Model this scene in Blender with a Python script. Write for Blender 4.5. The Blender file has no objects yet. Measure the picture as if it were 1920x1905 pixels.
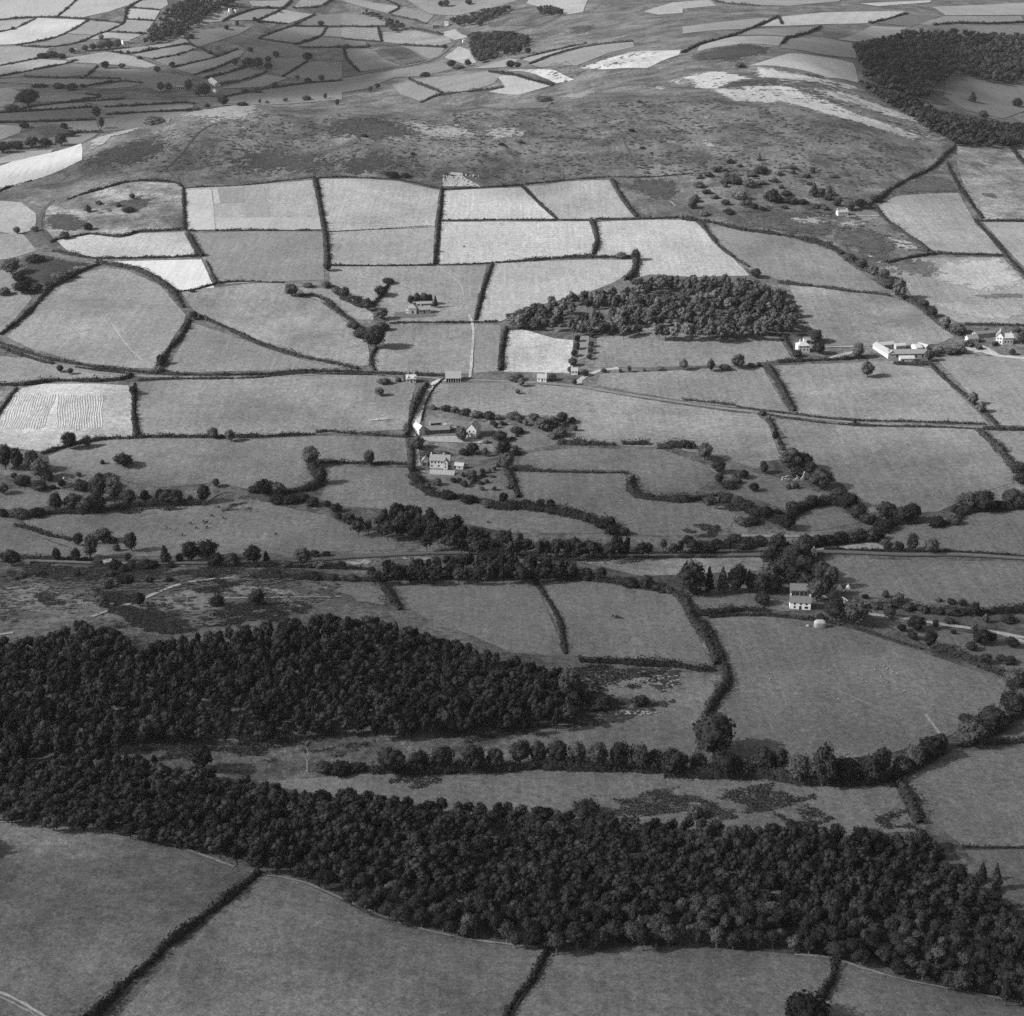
import bpy, bmesh, math, random
import numpy as np
from mathutils import Vector, noise as mnoise
from mathutils.geometry import delaunay_2d_cdt

SC = bpy.context.scene
COL = SC.collection
RNG = np.random.default_rng(11)
random.seed(11)
PI = math.pi

# ------------------------------------------------------------------ camera
CAMZ, PITCH, FPX, CX, CY = 350.0, math.radians(21.5), 3073.0, 960.0, 952.5
cam = bpy.data.cameras.new('camera'); cam_o = bpy.data.objects.new('camera', cam); COL.objects.link(cam_o)
cam_o.location = (0, 0, CAMZ); cam_o.rotation_euler = (PI / 2 - PITCH, 0, 0)
cam.sensor_fit = 'HORIZONTAL'; cam.sensor_width = 36.0; cam.lens = FPX / 1920 * 36.0
cam.clip_start = 1.0; cam.clip_end = 40000.0
SC.camera = cam_o
# ------------------------------------------------------------------ sky, sun, exposure
SUN_EL, SUN_AZ = math.radians(33), math.radians(14)      # the light travels towards +X, turned a little away from the camera
world = bpy.data.worlds.new('World'); SC.world = world; world.use_nodes = True
nt = world.node_tree; nt.nodes.clear()
sky = nt.nodes.new('ShaderNodeTexSky'); sky.sky_type = 'NISHITA'; sky.sun_disc = False
sky.sun_elevation = SUN_EL; sky.sun_rotation = math.radians(270) - SUN_AZ; sky.dust_density = 2.0; sky.air_density = 1.0
bw = nt.nodes.new('ShaderNodeRGBToBW'); bg = nt.nodes.new('ShaderNodeBackground'); out = nt.nodes.new('ShaderNodeOutputWorld')
nt.links.new(sky.outputs[0], bw.inputs[0]); nt.links.new(bw.outputs[0], bg.inputs[0]); nt.links.new(bg.outputs[0], out.inputs[0])
bg.inputs[1].default_value = 0.09
sun = bpy.data.lights.new('sun', 'SUN'); sun.energy = 4.2; sun.angle = math.radians(0.6); sun.color = (1, 1, 1)
sun_o = bpy.data.objects.new('sun', sun); COL.objects.link(sun_o); sun_o.location = (0, 0, 600)
LDIR = Vector((math.cos(SUN_EL) * math.cos(SUN_AZ), math.cos(SUN_EL) * math.sin(SUN_AZ), -math.sin(SUN_EL)))
sun_o.rotation_euler = LDIR.to_track_quat('-Z', 'Y').to_euler()
SC.view_settings.view_transform = 'Standard'; SC.view_settings.look = 'None'
SC.view_settings.exposure = 1.27; SC.view_settings.gamma = 1.0; SC.view_settings.use_curve_mapping = False
SC.render.engine = 'CYCLES'
SC.cycles.use_denoising = False; SC.cycles.sample_clamp_direct = 4.0; SC.cycles.sample_clamp_indirect = 1.0; SC.cycles.max_bounces = 5; SC.cycles.diffuse_bounces = 3
SC.cycles.transparent_max_bounces = 12; SC.cycles.volume_bounces = 1; SC.cycles.caustics_reflective = False; SC.cycles.caustics_refractive = False

# ------------------------------------------------------------------ pixels <-> place
SP, CP = math.sin(PITCH), math.cos(PITCH)
def ray(px, py):
    a, b = px - CX, CY - py
    return np.array([a, FPX * CP + b * SP, -FPX * SP + b * CP])
def project(p):
    x, y, z = p[..., 0], p[..., 1], p[..., 2] - CAMZ
    d = y * CP - z * SP; u = y * SP + z * CP
    return CX + FPX * x / d, CY - FPX * u / d
def pxm(x, y, z):                       # photograph pixels in one metre there
    return FPX / (y * CP - (z - CAMZ) * SP)
TAGS = dict(A=(0, 0, 3), B=(640, 0, 3), C=(1280, 0, 3), D=(0, 300, 3), E=(640, 300, 3), F=(1280, 300, 3), G=(0, 640, 3), H=(640, 640, 3),
            I=(1280, 640, 3), J=(0, 980, 3), K=(640, 980, 3), L=(1280, 980, 3), M=(0, 1320, 2), N=(960, 1320, 2), P=(0, 0, 1))
def T(s):
    """'A 10,20 30,40' -> photograph pixels"""
    w = s.split(); x0, y0, k = TAGS[w[0]]
    return [(x0 + float(a.split(',')[0]) / k, y0 + float(a.split(',')[1]) / k) for a in w[1:]]

# ------------------------------------------------------------------ terrain: heights of known spots, thin-plate spline between them
CTRL = """0,1905,36 500,1905,33 960,1905,30 1500,1905,26 1920,1905,22 0,1550,31 480,1635,28 1020,1780,25 1560,1795,20 1920,1880,16
0,1420,15 520,1460,10 960,1470,8 1400,1490,7 1700,1500,7 1900,1500,7 0,1300,24 300,1300,24 600,1280,21 900,1300,15 1080,1300,10
0,1200,23 300,1180,20 650,1160,15 500,1100,11 100,1110,12 850,1120,8 1150,1150,7 1600,1300,6 1900,1300,5 1320,1250,6 1100,1390,8
0,1045,1 480,1045,1 960,1045,1 1440,1045,1 1900,1045,1 1500,1130,4 0,900,3 480,900,2 960,900,3 1440,900,3 1900,900,4
0,800,8 480,800,8 960,780,8 1440,780,8 1900,800,9 0,700,14 480,700,14 960,700,13 1440,680,14 1900,660,16
0,600,22 480,600,22 960,600,20 1300,590,28 1440,600,22 1900,600,22 0,500,34 480,500,34 960,500,31 1440,500,34 1900,500,33
0,420,40 480,420,45 960,420,44 1300,400,50 1900,400,46 0,370,44 200,350,54 480,340,59 960,345,57 1300,330,64 1600,340,62 1800,340,56 1900,290,58
130,330,52 250,290,71 480,270,80 720,270,80 960,270,80 1300,250,86 1600,250,84 1780,280,64
60,315,52 150,280,66 300,232,86 400,203,95 640,203,93 850,203,92 1000,195,95 1200,170,99 1300,150,103 1500,150,106
1500,105,116 1300,60,112 1700,30,112 1600,100,104 1200,60,104 1500,0,120 1900,0,112 1760,110,70 1850,180,52 1850,235,50 1700,180,72
0,230,28 0,200,26 0,100,32 300,110,32 300,190,30 600,170,30 600,60,48 0,0,95 400,0,100 700,100,40 800,110,44 880,60,58 1000,30,88 1000,120,70 900,160,64"""
WCTRL = [(-170, 2120, 38), (-330, 2080, 34), (-480, 1960, 32), (-60, 2180, 46), (-600, 1850, 34), (-700, 1700, 38),
         (-2500, 5500, 190), (0, 5500, 200), (2500, 5500, 190), (-3000, 9000, 240), (0, 9000, 260), (3000, 9000, 240), (-3500, 3000, 60), (3500, 3000, 90),
         (-2500, 1400, 40), (2500, 1400, 40), (-1500, 850, 10), (1500, 850, 10), (-1500, 300, 45), (1500, 300, 30), (0, -200, 40), (-3000, -300, 60), (3000, -300, 60), (0, 150, 36)]
pts = []
for w in CTRL.split():
    a, b, z = map(float, w.split(',')); d = ray(a, b); t = (z - CAMZ) / d[2]; pts.append((d[0] * t, d[1] * t, z))
pts = np.array(pts + WCTRL)
P0 = pts[:, :2] / 1000.0
def tps_k(r2):
    return np.where(r2 > 0, 0.5 * r2 * np.log(np.maximum(r2, 1e-12)), 0)
n = len(P0)
K = tps_k(((P0[:, None] - P0[None]) ** 2).sum(-1)) + np.eye(n) * 2e-4
Q = np.hstack([np.ones((n, 1)), P0]); A = np.zeros((n + 3, n + 3)); A[:n, :n] = K; A[:n, n:] = Q; A[n:, :n] = Q.T
SOL = np.linalg.solve(A, np.hstack([pts[:, 2], np.zeros(3)]))
def axis(inner0, inner1, step, lo, hi, grow):
    a = list(np.arange(inner0, inner1 + 0.1, step)); s = step; v = a[-1]
    while v < hi: s *= grow; v += s; a.append(v)
    s = step; v = a[0]; pre = []
    while v > lo: s *= grow; v -= s; pre.append(v)
    return np.array(pre[::-1] + a)
GX = axis(-640, 640, 7.5, -4500, 4500, 1.04); GY = axis(330, 2000, 7.5, -250, 9000, 1.025)
gx, gy = np.meshgrid(GX, GY)
def tps(x, y):
    z = SOL[n] + SOL[n + 1] * x / 1000 + SOL[n + 2] * y / 1000
    for i in range(n): z += SOL[i] * tps_k((x / 1000 - P0[i, 0]) ** 2 + (y / 1000 - P0[i, 1]) ** 2)
    return z
GZ = tps(gx.copy(), gy.copy())
fadefar = np.clip((2600 - gy) / 800, 0, 1)
hill = np.clip((GZ - 55) / 30, 0, 1)
for (wl, am, ph) in ((90, .45, .3), (57, .22, 1.7), (140, .7, 4.1)):
    for k in range(3):
        th = ph + k * 2.1
        GZ += fadefar * am * (0.5 + 1.6 * hill) * np.sin((gx * math.cos(th) + gy * math.sin(th)) / wl * 2 * PI + ph * k + 1.3 * np.sin(gx / wl / 1.7 + gy / wl / 2.3))/1.6
def hgt(x, y):
    x = np.asarray(x, float); y = np.asarray(y, float)
    i = np.clip(np.searchsorted(GX, x) - 1, 0, len(GX) - 2); j = np.clip(np.searchsorted(GY, y) - 1, 0, len(GY) - 2)
    u = (x - GX[i]) / (GX[i + 1] - GX[i]); v = (y - GY[j]) / (GY[j + 1] - GY[j])
    return GZ[j, i] * (1 - u) * (1 - v) + GZ[j, i + 1] * u * (1 - v) + GZ[j + 1, i] * (1 - u) * v + GZ[j + 1, i + 1] * u * v
TT = np.geomspace(380, 9500, 2600)
def hit(px, py):
    d = ray(px, py); d = d / np.linalg.norm(d)
    x, y, z = d[0] * TT, d[1] * TT, CAMZ + d[2] * TT
    below = z < hgt(x, y)
    k = int(np.argmax(below)) if below.any() else len(TT) - 1
    a, b = TT[max(k - 1, 0)], TT[k]
    for _ in range(14):
        m = (a + b) / 2
        if CAMZ + d[2] * m < hgt(d[0] * m, d[1] * m): b = m
        else: a = m
    return np.array([d[0] * b, d[1] * b])
def hits(pp): return np.array([hit(*p) for p in pp])

# ------------------------------------------------------------------ materials (all grey: the place is known only in black and white)
def lin(v):
    v = v / 255.0
    return v / 12.92 if v <= 0.04045 else ((v + 0.055) / 1.055) ** 2.4
MATS = {}
class NB:
    def __init__(s, m): s.t = m.node_tree; s.x = 0
    def add(s, typ, **kw):
        nd = s.t.nodes.new(typ)
        for k, v in kw.items(): setattr(nd, k, v)
        return nd
    def link(s, a, b): s.t.links.new(a, b)
    def noise(s, scale, detail=4, rough=.55, vec=None, dist=0):
        nd = s.add('ShaderNodeTexNoise'); nd.inputs['Scale'].default_value = scale; nd.inputs['Detail'].default_value = detail
        nd.inputs['Roughness'].default_value = rough; nd.inputs['Distortion'].default_value = dist
        if vec is not None: s.link(vec, nd.inputs['Vector'])
        return nd.outputs[0]
    def rng(s, v, a, b, c, d):
        nd = s.add('ShaderNodeMapRange'); nd.clamp = True; s.link(v, nd.inputs[0])
        for k, q in enumerate((a, b, c, d)): nd.inputs[k + 1].default_value = q
        return nd.outputs[0]
    def math(s, op, a, b=None):
        nd = s.add('ShaderNodeMath', operation=op)
        for k, q in enumerate((a, b)):
            if q is None: continue
            if isinstance(q, (int, float)): nd.inputs[k].default_value = q
            else: s.link(q, nd.inputs[k])
        return nd.outputs[0]
def newmat(name):
    m = bpy.data.materials.new(name); m.use_nodes = True; return m
def field_mat(alb, mott=.25, stripe=0, ang=0, wl=4.0, fine=.22, seed=0, rough=False, ragged=0):
    key = (round(alb, 4), mott, stripe, ang, wl, fine, seed, rough, ragged)
    if key in MATS: return MATS[key]
    m = newmat('grass'); b = NB(m); t = m.node_tree; bs = t.nodes['Principled BSDF']
    bs.inputs['Roughness'].default_value = .95; bs.inputs['Specular IOR Level'].default_value = .08
    geo = b.add('ShaderNodeNewGeometry'); mp = b.add('ShaderNodeMapping'); b.link(geo.outputs['Position'], mp.inputs[0])
    mp.inputs['Location'].default_value = (seed * 37.0, seed * 11.0, 0)
    v = mp.outputs[0]
    big = b.rng(b.noise(.018, 3, .5, v), .3, .7, 1 - mott, 1 + mott)
    mid = b.rng(b.noise(.11, 5, .6, v, .4), .3, .7, 1 - mott * .55, 1 + mott * .55)
    fin = b.math('MULTIPLY', b.rng(b.noise(1.1, 5, .75, v), .32, .68, 1 - fine * 1.5, 1 + fine * 1.5), b.rng(b.noise(.33, 4, .65, v, .3), .32, .68, 1 - fine * .7, 1 + fine * .7))
    val = b.math('MULTIPLY', b.math('MULTIPLY', big, mid), fin)
    mp3 = b.add('ShaderNodeMapping'); mp3.inputs['Rotation'].default_value = (0, 0, math.radians(20 + seed * 37)); mp3.inputs['Scale'].default_value = (.42, .018, .1); b.link(geo.outputs['Position'], mp3.inputs[0])
    val = b.math('MULTIPLY', val, b.rng(b.noise(1.0, 4, .6, mp3.outputs[0], .2), .33, .67, .90, 1.10))     # faint lines of mowing and grazing
    val = b.math('MULTIPLY', val, b.rng(b.noise(.55, 3, .6, v, .4), .54, .68, 1.05, .70))                  # tussocks
    if stripe:
        mp2 = b.add('ShaderNodeMapping'); mp2.inputs['Rotation'].default_value = (0, 0, math.radians(ang)); b.link(geo.outputs['Position'], mp2.inputs[0])
        wv = b.add('ShaderNodeTexWave', wave_type='BANDS', bands_direction='X'); b.link(mp2.outputs[0], wv.inputs['Vector'])
        wv.inputs['Scale'].default_value = 2 * PI / wl / 20 ; wv.inputs['Distortion'].default_value = 2.5; wv.inputs['Detail'].default_value = 2; wv.inputs['Detail Scale'].default_value = .15
        val = b.math('MULTIPLY', val, b.rng(wv.outputs[1], 0, 1, 1 - stripe, 1 + stripe))
    if rough:      # tussocks and bracken among the grass
        tus = b.rng(b.noise(.022, 6, .7, v, .8), .42, .6, 1.25, .6); val = b.math('MULTIPLY', val, tus)
        tu2 = b.rng(b.noise(.22, 5, .75, v, .3), .46, .6, 1.1, .62); val = b.math('MULTIPLY', val, tu2)
    val = b.math('MULTIPLY', val, alb)
    cb = b.add('ShaderNodeCombineColor'); [b.link(val, cb.inputs[k]) for k in range(3)]
    b.link(cb.outputs[0], bs.inputs['Base Color'])
    bp = b.add('ShaderNodeBump'); bp.inputs['Strength'].default_value = .5; bp.inputs['Distance'].default_value = .35
    b.link(b.noise(.7, 6, .7, v), bp.inputs['Height']); b.link(bp.outputs[0], bs.inputs['Normal'])
    if ragged:     # the cover thins out to single tufts towards its margin
        cov = b.add('ShaderNodeAttribute', attribute_name='cov').outputs['Fac']
        nz = b.math('ADD', b.math('MULTIPLY', b.noise(ragged, 7, .72, v, .5), 1.0), b.math('MULTIPLY', cov, .34))
        b.link(b.rng(nz, .585, .645, 0, 1), bs.inputs['Alpha'])
    MATS[key] = m; return m
def plain_mat(name, alb, rough=.8, var=.15, scale=.6, spec=.3):
    key = (name, alb)
    if key in MATS: return MATS[key]
    m = newmat(name); b = NB(m); bs = m.node_tree.nodes['Principled BSDF']; bs.inputs['Roughness'].default_value = rough; bs.inputs['Specular IOR Level'].default_value = spec
    geo = b.add('ShaderNodeNewGeometry')
    val = b.math('MULTIPLY', b.rng(b.noise(scale, 5, .65, geo.outputs['Position']), .25, .75, 1 - var, 1 + var), alb)
    cb = b.add('ShaderNodeCombineColor'); [b.link(val, cb.inputs[k]) for k in range(3)]; b.link(cb.outputs[0], bs.inputs['Base Color'])
    MATS[key] = m; return m
def leaf_mat(name, alb, attr=None, var=.45):
    key = (name, alb, attr)
    if key in MATS: return MATS[key]
    m = newmat(name); b = NB(m); t = m.node_tree; t.nodes.clear()
    o = b.add('ShaderNodeOutputMaterial'); df = b.add('ShaderNodeBsdfDiffuse'); tr = b.add('ShaderNodeBsdfTranslucent'); mx = b.add('ShaderNodeMixShader'); mx.inputs[0].default_value = .22
    geo = b.add('ShaderNodeNewGeometry')
    if attr: r = b.add('ShaderNodeAttribute', attribute_name=attr).outputs['Fac']
    else: r = b.add('ShaderNodeObjectInfo').outputs['Random']
    val = b.rng(r, 0, 1, 1 - var, 1 + var)
    val = b.math('MULTIPLY', val, b.rng(b.noise(.45, 4, .7, geo.outputs['Position']), .3, .7, .65, 1.4))
    val = b.math('MULTIPLY', val, alb)
    cb = b.add('ShaderNodeCombineColor'); [b.link(val, cb.inputs[k]) for k in range(3)]
    b.link(cb.outputs[0], df.inputs[0]); b.link(cb.outputs[0], tr.inputs[0]); b.link(df.outputs[0], mx.inputs[1]); b.link(tr.outputs[0], mx.inputs[2]); b.link(mx.outputs[0], o.inputs[0])
    MATS[key] = m; return m

# ------------------------------------------------------------------ mesh and object helpers
def mesh(name, v, f, mat=None, smooth=False):
    me = bpy.data.meshes.new(name)
    v = np.asarray(v, np.float32)
    if isinstance(f, np.ndarray):
        k = f.shape[1]; me.vertices.add(len(v)); me.vertices.foreach_set('co', v.ravel())
        me.loops.add(f.size); me.loops.foreach_set('vertex_index', f.ravel().astype(np.int32))
        me.polygons.add(len(f)); me.polygons.foreach_set('loop_start', np.arange(0, f.size, k, dtype=np.int32)); me.polygons.foreach_set('loop_total', np.full(len(f), k, np.int32))
        me.update(calc_edges=True)
    else:
        me.from_pydata([tuple(map(float, p)) for p in v], [], f); me.update()
    if mat: me.materials.append(mat)
    if smooth: me.polygons.foreach_set('use_smooth', [True] * len(me.polygons))
    return me
def obj(name, me, parent=None, loc=(0, 0, 0), rot=(0, 0, 0), scale=(1, 1, 1)):
    o = bpy.data.objects.new(name, me); COL.objects.link(o); o.parent = parent; o.location = loc; o.rotation_euler = rot; o.scale = scale
    return o
def tag(o, label=None, cat=None, group=None, kind=None):
    if label: o['label'] = label
    if cat: o['category'] = cat
    if group: o['group'] = group
    if kind: o['kind'] = kind
    return o
def thing(name, label, cat, loc, rz=0, group=None):
    o = obj(name, None, None, loc, (0, 0, rz)); o.empty_display_size = 1.0
    return tag(o, label, cat, group)

# ------------------------------------------------------------------ ground sheet
ny, nx = GZ.shape
vv = np.stack([gx, gy, GZ], -1).reshape(-1, 3)
idx = np.arange(ny * nx).reshape(ny, nx)
ff = np.stack([idx[:-1, :-1], idx[:-1, 1:], idx[1:, 1:], idx[1:, :-1]], -1).reshape(-1, 4)
tag(obj('ground', mesh('ground', vv, ff, field_mat(.072, .3, fine=.35, seed=3, rough=True), True)), kind='structure')

def resample(w, step, closed=False):
    w = np.asarray(w, float); 
    if closed: w = np.vstack([w, w[:1]])
    out = []
    for a, b in zip(w[:-1], w[1:]):
        k = max(1, int(np.linalg.norm(b - a) / step)); out += [a + (b - a) * i / k for i in range(k)]
    if not closed: out.append(w[-1])
    return np.array(out)
def smooth_line(w, it=2):
    w = np.asarray(w, float)
    for _ in range(it):
        q = w[:-1] * .75 + w[1:] * .25; r = w[:-1] * .25 + w[1:] * .75
        w = np.vstack([w[:1], np.stack([q, r], 1).reshape(-1, 2), w[-1:]])
    return w
def inpoly(x, y, poly):
    c = np.zeros(np.shape(x), bool); j = len(poly) - 1
    for i in range(len(poly)):
        xi, yi = poly[i]; xj, yj = poly[j]
        if yi != yj: c ^= ((yi > y) != (yj > y)) & (x < (xj - xi) * (y - yi) / (yj - yi) + xi)
        j = i
    return c
OFFI = [0]
def drape(name, w, off, mat, rag=.5, kind='structure', step=None, ragwl=6.0, feather=0):
    """a sheet of ground cover lying on the terrain inside the world outline w"""
    dist = float(np.median(w[:, 1])); s = step or min(30, max(5, dist / 160))
    e = resample(w, s * .8 if rag < 1 else min(s * .6, 4), True); sd = random.random() * 99
    if rag:
        nrm = np.roll(e, -1, 0) - np.roll(e, 1, 0); nrm = np.stack([nrm[:, 1], -nrm[:, 0]], 1); nrm /= np.maximum(np.linalg.norm(nrm, axis=1, keepdims=True), 1e-6)
        am = np.array([mnoise.fractal(Vector((p[0] / ragwl, p[1] / ragwl, sd)), .8, 2.0, 4) for p in e]); e = e + nrm * (am * rag)[:, None]
    x0, y0 = e.min(0); x1, y1 = e.max(0)
    qx, qy = np.meshgrid(np.arange(x0, x1, s), np.arange(y0, y1, s)); qx = qx.ravel() + RNG.uniform(-.2, .2, qx.size) * s; qy = qy.ravel() + RNG.uniform(-.2, .2, qy.size) * s
    m = inpoly(qx, qy, e)
    V = [Vector(p) for p in e] + [Vector(p) for p in zip(qx[m], qy[m])]
    k = len(e)
    r = delaunay_2d_cdt(V, [(i, (i + 1) % k) for i in range(k)], [], 1, 1e-4)
    vo = np.array([tuple(p) for p in r[0]]); fo = [tuple(f) for f in r[2]]
    if not fo: return None
    OFFI[0] += 1
    z = hgt(vo[:, 0], vo[:, 1]) + off + (OFFI[0] % 9) * .012 + max(0, dist - 1100) / 3500
    o = obj(name, mesh(name, np.column_stack([vo, z]), fo, mat, True))
    for p in o.data.polygons:
        if p.normal.z < 0: o.data.flip_normals(); break
    if feather:
        a, b = e, np.roll(e, -1, 0); ab = b - a; dm = np.full(len(vo), 1e9)
        for i in range(len(a)):
            t = np.clip(((vo - a[i]) @ ab[i]) / max(ab[i] @ ab[i], 1e-9), 0, 1); dm = np.minimum(dm, np.linalg.norm(vo - a[i] - t[:, None] * ab[i], axis=1))
        at = o.data.attributes.new('cov', 'FLOAT', 'POINT'); at.data.foreach_set('value', np.clip(dm / feather, 0, 1).astype(np.float32))
    return tag(o, kind=kind)
def ribbon(name, w, width, off, mat, kind='structure', jit=.12):
    w = resample(smooth_line(w), 4.0)
    d = np.gradient(w, axis=0); d /= np.maximum(np.linalg.norm(d, axis=1, keepdims=True), 1e-6); nn = np.stack([-d[:, 1], d[:, 0]], 1)
    ww = width / 2 * (1 + jit * RNG.normal(size=(len(w), 2)))
    L_, R_ = w + nn * ww[:, :1], w - nn * ww[:, 1:]
    OFFI[0] += 1
    o_ = off + (OFFI[0] % 5) * .012 + max(0, np.median(w[:, 1]) - 1100) / 3500
    rows = [L_, w, R_]
    v = np.concatenate([np.column_stack([q, np.maximum(hgt(q[:, 0], q[:, 1]), hgt(w[:, 0], w[:, 1]) - .3) + o_]) for q in rows]); k = len(w)
    f = []
    for r in range(2):
        f += [(r * k + i, (r + 1) * k + i, (r + 1) * k + i + 1, r * k + i + 1) for i in range(k - 1)]
    return tag(obj(name, mesh(name, v, f, mat, True)), kind=kind)
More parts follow.
